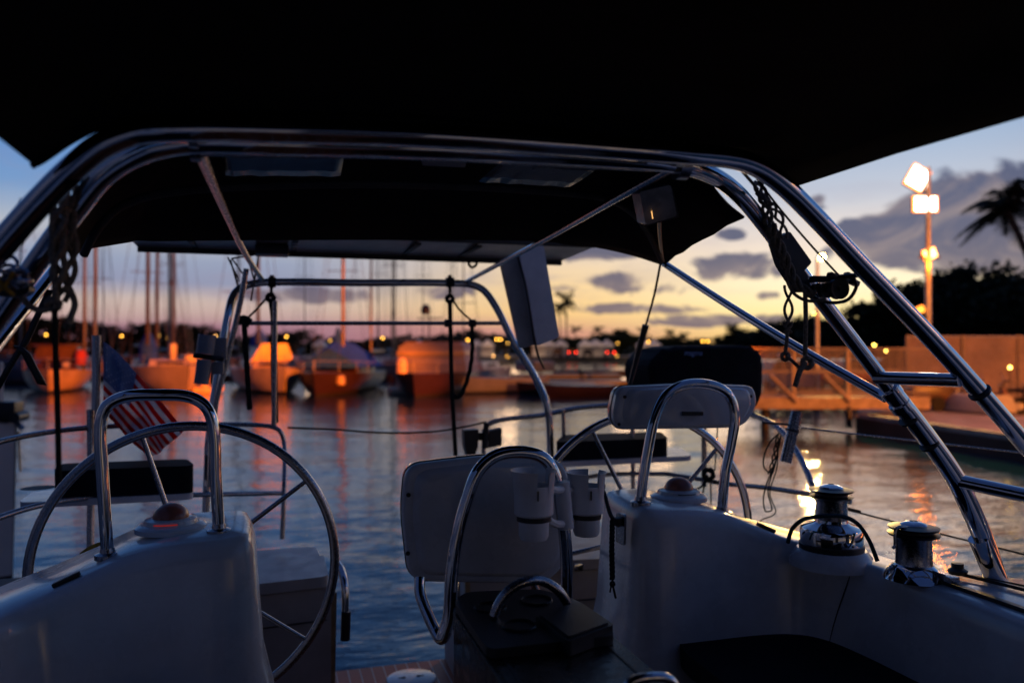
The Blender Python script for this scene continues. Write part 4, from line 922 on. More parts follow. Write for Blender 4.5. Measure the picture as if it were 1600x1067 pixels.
bm = B(); q = V(1562, 915, 1.97); lathe(bm, [(.062, -.006), (.062, .003), (.045, .008), (.036, .012)], q, 24); A(bm, 'base_flange', dull_steel)
for x, y, v in ((1392, 612, 1.955), (1408, 634, 1.955)):
    d = (V(x + 14, y + 19, v) - V(x, y, v)).normalized(); q = V(x, y, v); bm = B(); tube(bm, [q - d * .012, q + d * .012], .0325, 18); A(bm, 'clamp_collar', steel)
for x, y, v in ((1420, 655, 1.957), (1452, 694, 1.96), (1531, 613, 1.725)):
    d = (V(x + 14, y + 19, v) - V(x, y, v)).normalized(); q = V(x, y, v); bm = B(); tube(bm, [q - d * .0035, q + d * .0035], .0305, 18); A(bm, 'black_tape', blackp)
# lower parallel rails under the arch top and small fittings
bm = B(); tube(bm, [V(305, 236, 1.70), V(640, 243, 1.70), V(1010, 262, 1.73), V(1050, 262, 1.73)], .010, 10, 8); tube(bm, [V(300, 214, 1.60), V(640, 224, 1.60), V(1010, 252, 1.62)], .008, 10, 8); A(bm, 'traveller_rail', dull_steel)
for x0, v in ((302, 1.60), (1060, 1.60)):
    yt = 195 if x0 < 600 else 228; bm = B(); tube(bm, [V(x0 - 6, yt + 8, v + .01), V(x0 + 8, yt + 9, v + .01)], .035, 16); tube(bm, [V(x0 - 4, yt + 30, v + .10), V(x0 + 12, yt + 31, v + .10)], .035, 16); A(bm, 'clamp_collar', dull_steel)
# aft struts to the rear frame
bm = B(); tube(bm, [V(312, 238, 1.72), V(345, 315, 2.4), V(383, 396, 3.7), V(410, 438, 4.5)], .0135, 14, 6); A(bm, 'strut', dull_steel)
bm = B(); tube(bm, [V(1052, 262, 1.74), V(960, 312, 2.1), V(850, 375, 3.0), V(725, 442, 4.55)], .0115, 14, 6); A(bm, 'strut', dull_steel)
bm = B(); tube(bm, [V(1038, 412, 3.2), V(1140, 478, 2.7), V(1250, 545, 2.3), V(1385, 622, 1.98)], .0150, 14, 6); A(bm, 'strut')
bm = B(); tube(bm, [V(84, 424, 2.4), V(40, 480, 2.15), V(-20, 556, 1.98)], .0150, 14, 6); A(bm, 'strut')
# speaker box under the middle of the arch, lamp box at its right
spk = empty('under_arch_speaker', V(697, 243, 1.75)); reparent(spk, yacht)
bm = B(); prism(bm, rounded([V(655, 228, 1.74), V(735, 226, 1.74), V(727, 262, 1.86), V(660, 259, 1.86)], .006), (0, 0, .03)); W_(bm, 'case', plastic_g, spk, bevel=.003)
bm = B(); prism(bm, [V(665, 232, 1.735), V(725, 231, 1.735), V(720, 256, 1.845), V(667, 254, 1.845)], (0, 0, -.003)); W_(bm, 'grille', plastic_g, spk)
for x in (640, 742): bm = B(); tube(bm, [V(x + 6, 225, 1.73), V(x, 241, 1.76)], .006, 8); W_(bm, 'clip', plastic_w, spk)
lmp = empty('arch_lamp', V(1030, 320, 1.9), 0, 'square clear-lens lamp hanging below the right end of the arch', 'lamp')
bm = B(); prism(bm, rounded([V(999, 300, 1.92), V(1048, 289, 1.88), V(1058, 338, 1.90), V(1009, 352, 1.94)], .008), (0, .05, .012)); W_(bm, 'lens', lens_m, lmp, bevel=.004)
bm = B(); prism(bm, rounded([V(997, 303, 1.965), V(1050, 290, 1.93), V(1062, 340, 1.95), V(1008, 354, 1.985)], .008), (0, .02, .01)); W_(bm, 'back_shell', blackp, lmp, bevel=.003)
lg = emis('filament', (1, .5, .15), 1.5)
bm = B()
for x0, y0, x1, y1 in ((1018, 330, 1020, 342), (1042, 312, 1046, 328)): tube(bm, [V(x0, y0, 1.905), V(x1, y1, 1.905)], .0012, 5)
W_(bm, 'filament', lg, lmp)
bm = B(); tube(bm, [V(1030, 345, 1.96), V(1032, 380, 2.4), V(1036, 410, 3.2)], .006, 8, 4); W_(bm, 'cable', blackp, lmp)

# --- canopies of black canvas
def sheet(name, rows, parent=yacht, m=canvas, t=.006):
    bm = B(); vs = grid(bm, rows); o = W_(bm, name, m, parent); solid(o, t); return o
import numpy as np
def poly_x(pts, xs): 
    a = np.array(pts, float); return [float(np.interp(x, a[:, 0], a[:, 1])) for x in xs]
# aft canopy (over the wheels)
fr = [(104, 340), (122, 300), (150, 262), (190, 226), (240, 212), (280, 206), (302, 168), (420, 150), (700, 148), (1000, 175), (1055, 200), (1075, 240), (1106, 282), (1136, 318), (1163, 340)]
ar = [(112, 402), (120, 396), (135, 389), (170, 383), (206, 377), (214, 375), (240, 376), (330, 375), (600, 374), (800, 375), (866, 378), (885, 382), (930, 386), (985, 398), (1036, 414)]
rows = []
for k in range(9):
    t = k / 8; r = []
    for (x0, y0), (x1, y1) in zip(fr, ar):
        a, b_ = V(x0, y0, 1.77), V(x1, y1, 3.25); p = a.lerp(b_, t); p.z += .045 * math.sin(math.pi * t) * (1 if 250 < x0 < 1100 else .2) + (.004 * math.sin(t * 30 + x0 * .02) if 0 < t < 1 else 0); r.append(p)
    rows.append(smoothp(r, 3))
bim = sheet('aft_canopy', rows)
# bows (frame tubes in sleeves) and windows of the aft canopy
bm = B(); tube(bm, [V(131, 398, 2.3), V(150, 362, 2.25), V(185, 325, 2.22), V(250, 303, 2.2), (V(400, 291, 2.2)), V(640, 289, 2.2), V(860, 300, 2.25), V(950, 312, 2.3), V(1000, 345, 2.45), V(1034, 408, 2.8)], .011, 10, 8); W_(bm, 'canopy_bow', mat('sleeve_cloth', (.03, .03, .034), .7, 0, .3, 20), bim)
def win(q, v0, v1):
    n, m_ = 14, 5; rows = []
    for j in range(m_):
        t = j / (m_ - 1); r = []
        for i in range(n):
            s = i / (n - 1); x = (q[0][0] * (1 - s) + q[1][0] * s) * (1 - t) + (q[3][0] * (1 - s) + q[2][0] * s) * t; y = (q[0][1] * (1 - s) + q[1][1] * s) * (1 - t) + (q[3][1] * (1 - s) + q[2][1] * s) * t
            p = V(x, y, v0 * (1 - t) + v1 * t); p.z += .0012 * math.sin(s * 23 + t * 3) + .001 * math.sin(s * 51 - t * 5); r.append(p)
        rows.append(r)
    return rows
sheet('clear_window', win([(345, 238), (538, 240), (532, 275), (352, 274)], 1.93, 2.08), bim, vinyl, .002)
sheet('clear_window', win([(790, 246), (935, 262), (892, 292), (748, 284)], 1.93, 2.08), bim, vinyl, .002)
# fore canopy (above the camera)
rows = []
af = [(52, 257, 1.50), (70, 248, 1.50), (120, 215, 1.52), (185, 186, 1.53), (240, 181, 1.53), (290, 179, 1.535), (420, 176, 1.54), (640, 182, 1.55), (850, 200, 1.56), (1000, 224, 1.57), (1080, 236, 1.58), (1140, 240, 1.59), (1178, 252, 1.61), (1208, 272, 1.64), (1235, 293, 1.70)]
A0 = [V(p[0], p[1], p[2] + .10) for p in af]
for k in range(9):
    t = k / 8; r = []
    for i, p in enumerate(A0):
        s = i / 14; fz = CZ + .352 + (.10 + .05 * t) * math.sin(math.pi * min(1, max(0, s))) ** .6 if k else p.z
        q = Vector((p.x + (0.015 * t if s > .9 else 0), p.y - 3.0 * t, p.z + .05 * t * math.sin(math.pi * s)))
        if 0 < k: q.z += .004 * math.sin(k * 2.3 + i * 1.3)
        r.append(q)
    rows.append(r)
# keep the side edges straight
fore = sheet('fore_canopy', rows)
bm = B(); tube(bm, [p + Vector((0, -.012, -.006)) for p in smoothp(A0, 4)], .006, 8); W_(bm, 'hem', canvas, fore)

# --- stern frame with solar panel
sf = empty('stern_frame', S(0, 0, 4.5, -1.1)); reparent(sf, yacht)
def F(bm, name, m=steel, **k): return W_(bm, name, m, sf, **k)
bm = B(); tube(bm, [V(326, 700, 4.3), V(332, 640, 4.32), V(345, 560, 4.36), V(356, 495, 4.4), (V(366, 460, 4.45)), V(385, 446, 4.5), V(420, 441, 4.5), V(560, 442, 4.5), V(720, 443, 4.5), V(752, 451, 4.48), V(775, 480, 4.45), V(800, 530, 4.4), V(835, 588, 4.38), V(855, 635, 4.35), V(860, 710, 4.35), V(862, 800, 4.3)], .0210, 16, 8); F(bm, 'main_hoop')
bm = B(); tube(bm, [V(326, 690, 4.3), V(322, 800, 4.28), V(320, 880, 4.25)], .0195, 14); F(bm, 'leg')
bm = B(); tube(bm, [V(385, 420, 4.2), V(376, 470, 4.2), V(355, 560, 4.2), V(336, 640, 4.2), V(330, 760, 4.2)], .0135, 12, 6); F(bm, 'brace', dull_steel)
bm = B(); tube(bm, [V(368, 505, 4.42), V(560, 505, 4.42), V(786, 505, 4.42)], .0115, 12); F(bm, 'cross_bar', dull_steel)
for x in (425, 703): bm = B(); tube(bm, [V(x - 6, 441, 4.49), V(x + 6, 441, 4.49)], .028, 12); tube(bm, [V(x, 430, 4.49), V(x, 450, 4.49)], .012, 8); F(bm, 'fitting', blackp)
for x in (700, 738, 384): bm = B(); tube(bm, [V(x - 5, 505, 4.41), V(x + 5, 505, 4.41)], .022, 12); F(bm, 'fitting', blackp)
panel = empty('solar_panel', V(550, 395, 4.5)); reparent(panel, yacht)
z_ = .555; PZ = CZ + z_
bm = B(); x0, x1 = V(211, 400, 4.55).x, V(884, 400, 4.55).x; prism(bm, [Vector((x0, 4.10, PZ + .01)), Vector((x1, 4.10, PZ + .01)), Vector((x1, 4.62, PZ - .012)), Vector((x0, 4.62, PZ - .012))], (0, 0, .006)); W_(bm, 'panel_back', mat('panel_back', (.55, .50, .48), .35, 0, .3, 4), panel, smooth=False)
bm = B(); box(bm, ((x0 + x1) / 2, 4.63, PZ - .008), (x1 - x0, .03, .062)); box(bm, ((x0 + x1) / 2, 4.09, PZ + .018), (x1 - x0, .02, .03)); W_(bm, 'panel_frame', lampblack, panel, bevel=.003)
bm = B(); box(bm, (V(425, 400, 4.45).x, 4.42, PZ - .035), (.17, .16, .05)); W_(bm, 'junction_box', blackp, panel, bevel=.008)
for px in (300, 460, 640, 730): bm = B(); xx = V(px, 395, 4.4).x; box(bm, (xx, 4.36, PZ - .008), (.03, .50, .012)); W_(bm, 'panel_rail', lampblack, panel, bevel=.002)
bm = B()
for dx, dy in ((0, 0), (.0, .10)): lathe(bm, [(0, 0), (.022, .004), (.0, .008)], Vector((V(461, 395, 4.4).x, 4.22 + dy, PZ - .022)), 10)
W_(bm, 'terminal_label', mat('terminal_white', (.8, .8, .82), .4), panel)
bm = B(); tube(bm, [V(738, 405, 4.5), V(745, 412, 4.5), V(738, 418, 4.5), V(732, 412, 4.5), V(738, 405, 4.5)], .008, 6, 3); F(bm, 'shackle', blackp)
# triangular webbing stay at the left joint
bm = B()
for a, b_ in (((362, 404), (385, 435)), ((362, 404), (400, 398)), ((360, 406), (378, 470)), ((384, 392), (398, 440)), ((404, 400), (392, 470)), ((356, 402), (374, 440))): tube(bm, [V(*a, 4.3), V(*b_, 4.35)], .0045, 6)
F(bm, 'stay_wire', blackp)

# --- pushpit rails, both quarters
def rail(pts, r=.0125, name='rail', m=dull_steel, sm=8, pre=(), post=()): bm = B(); tube(bm, list(pre) + [V(*p) for p in pts] + list(post), r, 12, sm); return W_(bm, name, m, pp)
pp = empty('pushpit', S(0, 0, 4.4, -.7)); reparent(pp, yacht)
rail([(-60, 712, 3.5), (0, 690, 3.7), (70, 676, 3.95), (140, 668, 4.15), (250, 663, 4.3), (350, 663, 4.4), (415, 665, 4.45), (436, 672, 4.45), (444, 692, 4.45), (444, 760, 4.32), (441, 842, 4.27)], pre=[S(-1, 1.98, 2.2, -1.11), S(-1, 1.98, 2.22, -.60), S(-1, 1.97, 2.4, -.46)])
rail([(-60, 835, 3.4), (0, 808, 3.55), (60, 790, 3.7), (130, 778, 3.9), (205, 775, 4.1), (300, 773, 4.2), (442, 770, 4.42)], pre=[S(-1, 1.98, 2.21, -.80)])
rail([(141, 640, 4.15), (142, 760, 4.1), (141, 866, 4.05)], .016, 'post')
rail([(150, 524, 4.15), (150, 600, 4.15), (149, 640, 4.15)], .018, 'flag_socket', steel); rail([(154, 524, 4.1), (153, 600, 4.1), (150, 668, 4.1)], .010, 'flag_staff', dull_steel)
rail([(430, 470, 4.4), (429, 560, 4.4), (428, 665, 4.4)], .013, 'post')
rail([(756, 700, 4.45), (758, 672, 4.45), (766, 661, 4.45), (790, 655, 4.45), (850, 648, 4.45), (900, 638, 4.45), (960, 633, 4.4), (1060, 632, 4.2), (1130, 636, 3.95), (1175, 648, 3.75), (1215, 668, 3.5), (1245, 706, 3.3), (1270, 760, 3.1), (1290, 830, 2.95)], .0145, post=[S(1, 1.72, 2.9, -1.11)])
rail([(1040, 740, 4.1), (1090, 748, 3.9), (1130, 755, 3.75), (1200, 762, 3.4), (1290, 776, 3.05), (1330, 784, 2.95)], .0125)
rail([(870, 757, 4.3), (940, 742, 4.25), (1040, 740, 4.1)], .0125)
rail([(756, 670, 4.45), (755, 760, 4.4)], .013, 'post'); rail([(988, 668, 4.3), (990, 860, 4.25)], .013, 'post')
rail([(880, 640, 4.4), (882, 760, 4.4)], .012, 'post')
rail([(449, 668, 4.45), (520, 671, 4.45), (600, 676, 4.45), (680, 674, 4.45), (730, 666, 4.45), (760, 659, 4.45)], .0055, 'gate_line', roped)
rail([(1252, 668, 3.2), (1335, 678, 3.0), (1460, 692, 2.8), (1600, 708, 2.55), (1720, 724, 2.4)], .0042, 'lifeline', dull_steel)
rail([(1300, 790, 3.0), (1362, 806, 2.9), (1470, 834, 2.7), (1600, 866, 2.5), (1720, 900, 2.4)], .0040, 'lifeline', roped)
rail([(1300, 789, 3.0), (1345, 800, 2.93)], .008, 'line_swage', blackp)
def horseshoe(px, v, pts, m=cushion_m):
    pass
# seats built into the pushpit corners
def stern_seat(board, cush, v0, v1, th, label_side, zb, zc):
    q = [V(board[0], board[2], v0), V(board[1], board[2], v0)]
    z = zb + CZ
    def lv(px, v):     # point at column px on plane v with absolute z
        d = ray(px, 600); p = CAMP + d * (v / d.y); return Vector((p.x, v, z))
    bm = B(); prism(bm, rounded([lv(board[0], v0), lv(board[1], v0 + .02), lv(board[1] - 20, v1), lv(board[0] + 25, v1)], .06), (0, 0, th)); s = W_(bm, 'pushpit_seat', gel, yacht, bevel=.008)
    bm = B(); pts = [lv(cush[0], v0 + .03), lv(cush[1], v0 + .03), lv(cush[1] - 12, v1 - .02), lv(cush[0] + 12, v1 - .02)]; prism(bm, rounded([p + Vector((0, 0, th + .001)) for p in pts], .05), (0, 0, zc))
    c = finish(bm, 'stern_cushion', cushion_m, bevel=.045); return c
c1_ = stern_seat((28, 306, 770), (84, 305), 3.90, 4.20, .028, -1, -.690, .125)
tag(c1_, 'thick black cushion on the left stern seat, behind the left hoop', 'cushion', 'cushions on the stern seats')
c2_ = stern_seat((862, 1082, 715), (868, 1044), 4.15, 4.55, .030, 1, -.655, .105)
tag(c2_, 'thick black cushion on the right stern seat, seen through the right wheel', 'cushion', 'cushions on the stern seats')
bm = B(); lathe(bm, [(.0, .0), (.05, .002), (.07, .0)], V(60, 762, 4.0), 20); P(bm, 'seat_recess', grayd)
for x, v in ((720, 4.3),): pass

# --- aft lockers (helm seats) with the walk-through between
def locker(sd_):
    l = empty('helm_locker', S(sd_, .8, 4.0, -1.7)); reparent(l, yacht)
    z1 = -1.085
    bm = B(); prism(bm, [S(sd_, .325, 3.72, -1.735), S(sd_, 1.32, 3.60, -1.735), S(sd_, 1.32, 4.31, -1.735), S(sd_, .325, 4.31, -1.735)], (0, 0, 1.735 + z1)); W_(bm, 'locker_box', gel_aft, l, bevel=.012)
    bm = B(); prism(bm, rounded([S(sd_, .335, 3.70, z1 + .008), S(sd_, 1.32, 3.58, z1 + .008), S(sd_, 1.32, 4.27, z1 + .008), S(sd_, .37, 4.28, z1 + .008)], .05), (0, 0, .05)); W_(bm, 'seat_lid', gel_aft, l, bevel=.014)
    bm = B(); box(bm, S(sd_, .83, 3.645, -1.225), (.98, .006, .004), Matrix.Rotation(R(-sd_ * 6.9), 3, 'Z')); W_(bm, 'panel_seam', blackp, l)
    bm = B(); prism(bm, [S(sd_, .31, 3.72, -1.735), S(sd_, .325, 3.72, -1.735), S(sd_, .325, 3.72, -1.11), S(sd_, .30, 3.72, -1.11)], (0, .03, 0)); W_(bm, 'edge_trim', mat('bronze_trim', (.40, .28, .16), .35, .5, .2, 20), l, bevel=.003)
    bm = B(); tube(bm, [S(sd_, .300, 3.85, -1.0), S(sd_, .275, 3.80, -1.03), S(sd_, .262, 3.74, -1.10), S(sd_, .262, 3.72, -1.25)], .0165, 12, 6); W_(bm, 'grab_handle', steel, l)
    bm = B(); tube(bm, [S(sd_, .258, 3.72, -1.20), S(sd_, .262, 3.72, -1.33)], .022, 12); W_(bm, 'latch_body', blackp, l, bevel=.003)
    return l
locker(-1); LR = locker(1)
bm = B(); q = V(904, 886, 3.6); box(bm, q, (.045, .012, .035)); W_(bm, 'barrel_latch', steel, LR, bevel=.004)
bm = B(); tube(bm, [V(890, 866, 3.55), V(925, 858, 3.55), V(962, 848, 3.5)], .008, 10, 4); W_(bm, 'seat_rail', steel, LR)

# --- winches on the right coaming (and their twins on the left)
def winch(c, s, label_parent, big=True, label=None):
    w = empty('winch', c); reparent(w, yacht)
    if big:
        bm = B(); lathe(bm, [(1.34, -.52), (1.30, -.30), (1.12, -.06), (1.06, 0)], c, 36, Matrix.Diagonal((s, s, s))); W_(bm, 'winch_plinth', gel, w)
        bm = B(); lathe(bm, [(1.0, 0), (1.0, .16), (.96, .18)], c, 36, Matrix.Diagonal((s, s, s))); W_(bm, 'base_ring', blackp, w)
        bm = B(); lathe(bm, [(.96, .18), (.97, .22), (.97, .62), (.94, .68), (.80, .74), (.60, .80), (.52, .86), (.50, .95)], c, 40, Matrix.Diagonal((s, s, s))); W_(bm, 'skirt', steel, w)
        bm = B(); lathe(bm, [(.50, .92), (.50, 1.0), (.49, 1.5), (.53, 1.62)], c, 36, Matrix.Diagonal((s, s, s))); W_(bm, 'drum', dull_steel, w)
        bm = B(); lathe(bm, [(.50, 1.60), (.62, 1.62), (.68, 1.68), (.50, 1.72), (.50, 1.78), (.66, 1.84), (.70, 1.90), (.38, 1.96)], c, 36, Matrix.Diagonal((s, s, s))); W_(bm, 'self_tailer', blackp, w)
        bm = B(); box(bm, c + Vector((-.62 * s, -.1 * s, 1.88 * s)), (.35 * s, .16 * s, .07 * s)); W_(bm, 'feeder_arm', dull_steel, w, bevel=.003)
        bm = B(); lathe(bm, [(.40, 1.93), (.36, 2.00), (.18, 2.06), (.10, 2.07), (.10, 2.02), (0, 2.02)], c, 30, Matrix.Diagonal((s, s, s))); W_(bm, 'cap', steel, w)
    else:
        bm = B(); lathe(bm, [(1.05, -.05), (1.0, .05), (.80, .30), (.66, .42), (.60, .46)], c, 36, Matrix.Diagonal((s, s, s))); W_(bm, 'skirt', steel, w)
        bm = B(); lathe(bm, [(.62, .44), (.60, .5), (.58, 1.3), (.66, 1.42)], c, 36, Matrix.Diagonal((s, s, s))); W_(bm, 'drum', dull_steel, w)
        bm = B(); lathe(bm, [(.62, 1.40), (.82, 1.44), (.86, 1.52), (.64, 1.56), (.64, 1.62), (.80, 1.66), (.84, 1.74), (.44, 1.82)], c, 36, Matrix.Diagonal((s, s, s))); W_(bm, 'self_tailer', blackp, w)
        bm = B(); tube(bm, [c + Vector((-.5 * s, -.2 * s, 1.78 * s)), c + Vector((-.9 * s, -.2 * s, 1.80 * s)), c + Vector((-.98 * s, -.2 * s, 1.55 * s)), c + Vector((-.98 * s, -.2 * s, 1.2 * s)), c + Vector((-1.08 * s, -.2 * s, 1.12 * s))], .06 * s, 8, 4); W_(bm, 'feeder_arm', dull_steel, w)
        bm = B(); lathe(bm, [(.46, 1.80), (.40, 1.87), (.22, 1.93), (.14, 1.94), (.14, 1.88), (0, 1.88)], c, 30, Matrix.Diagonal((s, s, s))); W_(bm, 'cap', steel, w)
    return w
wb = V(1299, 856, 2.36); winch(wb, .108, None)
winch(Vector((2 * C0 - wb.x - .03, wb.y - .26, wb.z)), .108, None)
ws = V(1428, 900, 2.06); winch(ws, .090, None, False)
bm = B(); tube(bm, [V(1231, 847, 2.38), V(1238, 826, 2.35), V(1256, 811, 2.30), V(1285, 806, 2.24), V(1318, 807, 2.23), V(1342, 820, 2.25), V(1358, 844, 2.22), V(1371, 876, 2.18)], .0072, 10, 8); o = finish(bm, 'sheet_rope', ropeb); tag(o, 'dark teal rope looped over the base of the big winch', 'rope')

# ================================================================== THINGS HUNG ON THE YACHT
def rope_obj(name, label, cat, parts, m=ropem):
    bm = B()
    for kind, pts, *a in parts:
        q = [V(*p) for p in pts]
        if kind == 't': tube(bm, q, a[0], 8, 8)
        elif kind == 'w': twist(bm, q, a[0], a[1], a[2], a[3] if len(a) > 3 else 2)
        elif kind == 'k':     # knot
            c = q[0]; s = a[0]
            for j in range(3):
                M = Matrix.Rotation(R(j * 60), 3, 'Y') @ Matrix.Rotation(R(35 * j - 20), 3, 'X')
                tube(bm, [c + M @ Vector((s * math.cos(t * math.pi / 6), s * .55 * math.sin(2 * t * math.pi / 6) * .5, s * .8 * math.sin(t * math.pi / 6))) for t in range(12)], s * .38, 8, closed=True)
    o = finish(bm, name, m); tag(o, label, cat); return o
rope_obj('mainsheet_tail', 'heavy chain-knotted rope falling along the inside of the right arch leg', 'rope', [
    ('w', [(1183, 284, 1.80), (1196, 318, 1.82), (1202, 352, 1.84), (1218, 392, 1.86), (1236, 430, 1.86)], .011, .0052, .05, 3),
    ('w', [(1205, 352, 1.82), (1226, 402, 1.84), (1245, 442, 1.84), (1272, 462, 1.82)], .009, .0055, .05, 3),
    ('t', [(1226, 430, 1.85), (1240, 458, 1.84), (1262, 470, 1.82), (1290, 468, 1.78)], .0045)])
rope_obj('rope_chain', 'open chain-knotted cord hanging left of the long straight tail, with a frayed knot', 'rope', [
    ('w', [(1232, 446, 1.86), (1232, 480, 1.86), (1231, 512, 1.86)], .0105, .0042, .062, 2),
    ('w', [(1231, 504, 1.86), (1231, 520, 1.86)], .011, .004, .03, 2),
    ('t', [(1231, 516, 1.86), (1229, 535, 1.86), (1227, 554, 1.86)], .0052), ('k', [(1227, 557, 1.86)], .011), ('t', [(1228, 556, 1.85), (1240, 566, 1.84), (1251, 576, 1.84)], .0048)])
rope_obj('control_line', 'straight grey line hanging beside the rope chain, ending in a fat knot', 'rope', [
    ('t', [(1258, 452, 1.83), (1259, 500, 1.83), (1258, 556, 1.83)], .0062), ('k', [(1261, 567, 1.83)], .015), ('t', [(1258, 566, 1.82), (1249, 582, 1.82), (1242, 604, 1.82)], .0072)])
rope_obj('rope_chain', 'short chain-knotted cord above the dark cordage pouch, under the arch bend', 'rope', [
    ('t', [(1160, 268, 1.74), (1172, 282, 1.76), (1184, 296, 1.78)], .004), ('w', [(1206, 322, 1.75), (1220, 345, 1.78), (1226, 372, 1.80)], .0085, .004, .05, 2), ('w', [(1184, 300, 1.78), (1206, 322, 1.75)], .006, .004, .05, 2)])
rope_obj('trim_line', 'thin taut cord running down from the arch to the sheave block on the right', 'rope', [('t', [(1170, 262, 1.70), (1215, 322, 1.72), (1266, 382, 1.76), (1314, 434, 1.78)], .0028)], roped)
pouch = finish(prism(B(), rounded([V(1216, 373, 1.84), V(1234, 361, 1.84), V(1269, 410, 1.84), V(1252, 428, 1.84), V(1246, 440, 1.84), V(1228, 412, 1.84)], .008), (0, .05, 0)), 'cordage_pouch', blackp, bevel=.006); tag(pouch, 'black box-shaped jammer hanging tilted among the ropes at the right arch leg', 'rope clutch')
bm = B(); prism(bm, rounded([V(1226, 398, 1.845), V(1236, 392, 1.845), V(1262, 430, 1.845), V(1268, 456, 1.845), V(1250, 456, 1.845)], .006), (0, .03, 0)); W_(bm, 'cam_plate', blackp, pouch, bevel=.003)
# sheave block and its bar
sb = empty('sheave_block', V(1306, 450, 1.78), 0, 'black multi-sheave block on a short bar between the tubes of the right arch leg', 'pulley')
bm = B(); tube(bm, [V(1258, 440, 1.90), V(1300, 434, 1.80), V(1340, 430, 1.72)], .0065, 10); box(bm, V(1298, 437, 1.80), (.12, .02, .016)); W_(bm, 'bar', blackp, sb)
for i, (x, y, r_, v) in enumerate(((1310, 451, .030, 1.77), (1290, 454, .022, 1.80), (1276, 450, .014, 1.83))):
    c = V(x, y, v); bm = B(); M = Matrix.Rotation(R(90), 3, 'X')
    lathe(bm, [(r_ * .62, -.006), (r_ * .95, -.008), (r_ * .86, 0), (r_ * .95, .008), (r_ * .62, .006)], c, 26, M); bmesh.ops.remove_doubles(bm, verts=bm.verts, dist=1e-6)
    for k in range(5): a = R(72 * k + 20); d = Vector((math.cos(a), 0, math.sin(a))); tube(bm, [c, c + d * r_ * .7], r_ * .10, 6)
    tube(bm, [c - Vector((0, .012, 0)), c + Vector((0, .012, 0))], r_ * .22, 10); W_(bm, 'sheave', blackp, sb)
bm = B(); tube(bm, [V(1262, 448, 1.86), V(1275, 466, 1.82), V(1300, 473, 1.78), V(1325, 468, 1.76), V(1338, 448, 1.75), V(1334, 434, 1.75)], .0048, 8, 8); W_(bm, 'cheek_strap', blackp, sb)
for x, y in ((1326, 431), (1300, 431), (1335, 442)): bm = B(); box(bm, V(x, y, 1.765), (.022, .02, .014), Matrix.Rotation(R(20), 3, 'Y')); W_(bm, 'shackle', blackp, sb, bevel=.003)
# left bundle
rope_obj('coiled_halyard', 'thick plaited bundle of brown rope hanging inside the left arch leg', 'rope', [
    ('w', [(97, 268, 1.72), (94, 320, 1.74), (90, 380, 1.75), (92, 440, 1.76)], .0125, .0058, .07, 3), ('w', [(110, 262, 1.74), (106, 330, 1.76), (110, 390, 1.78), (104, 440, 1.78), (92, 468, 1.78)], .0125, .0058, .08, 3),
    ('t', [(84, 290, 1.73), (82, 350, 1.74), (84, 420, 1.75), (88, 470, 1.76)], .006),
    ('t', [(103, 440, 1.78), (112, 458, 1.78), (117, 476, 1.78), (112, 492, 1.78), (107, 506, 1.78)], .0062), ('t', [(34, 463, 1.78), (46, 478, 1.78), (64, 485, 1.78), (84, 480, 1.78)], .0062), ('k', [(83, 475, 1.78)], .013), ('t', [(70, 474, 1.77), (84, 470, 1.77), (96, 476, 1.77)], .005)])
rope_obj('hanging_line', 'long vertical dark line falling from the rope bundle to the left stern cushion', 'rope', [('t', [(84, 300, 1.76), (85, 420, 1.77), (86, 520, 1.78), (90, 640, 1.79), (92, 752, 1.80)], .0058)], roped)
lb_ = empty('sheave_block', V(20, 430, 1.75), 0, 'brass-lit block and black handle clamped to the left arch leg', 'pulley')
bm = B()
for i in range(7):
    rnd = random.Random(i); c = V(18 + rnd.uniform(-14, 16), 424 + rnd.uniform(-14, 16), 1.74); M = Matrix.Rotation(rnd.uniform(0, 3), 3, 'X') @ Matrix.Rotation(rnd.uniform(0, 3), 3, 'Z'); tube(bm, [c + M @ Vector((.018 * math.cos(t * math.pi / 6), .018 * math.sin(t * math.pi / 6), 0)) for t in range(12)], .0042, 6, closed=True)
W_(bm, 'linked_rings', dull_steel, lb_)
bm = B(); prism(bm, rounded([V(-12, 428, 1.78), V(20, 436, 1.78), V(46, 444, 1.78), V(46, 456, 1.78), V(30, 464, 1.78), V(-12, 462, 1.78)], .01), (0, .04, 0)); W_(bm, 'jammer_handle', blackp, lb_, bevel=.006)
bm = B(); tube(bm, [V(-10, 425, 1.73), V(6, 448, 1.73), V(22, 462, 1.73)], .004, 8, 5); tube(bm, [V(22, 425, 1.73), V(8, 446, 1.73), V(-6, 456, 1.73)], .004, 8, 5); W_(bm, 'lashing', ropey, lb_)
bm = B()
def strap(bm, pts, w, v):
    rows = [[V(x - w, y, v), V(x + w, y + w * .3, v)] for x, y in pts]; grid(bm, rows)
strap(bm, [(78, 452), (60, 490), (42, 530), (30, 548), (14, 574), (-4, 606)], 5, 2.3); o = finish(bm, 'webbing_strap', blackp); solid(o, .006); tag(o, 'black webbing strap slanting down to the left edge past the flag pole', 'strap', None)
bm = B(); strap(bm, [(28, 540), (40, 550), (50, 570), (60, 588), (66, 600)], 7, 2.28); o = finish(bm, 'strap_end', blackp); solid(o, .01); tag(o, 'short thick loose end of black strap pointing down right at far left', 'strap')
rope_obj('trim_line', 'thin dark cord crossing both tubes of the left arch leg', 'rope', [('t', [(126, 278, 1.62), (100, 300, 1.60), (60, 345, 1.6), (8, 405, 1.6)], .0058)], roped)
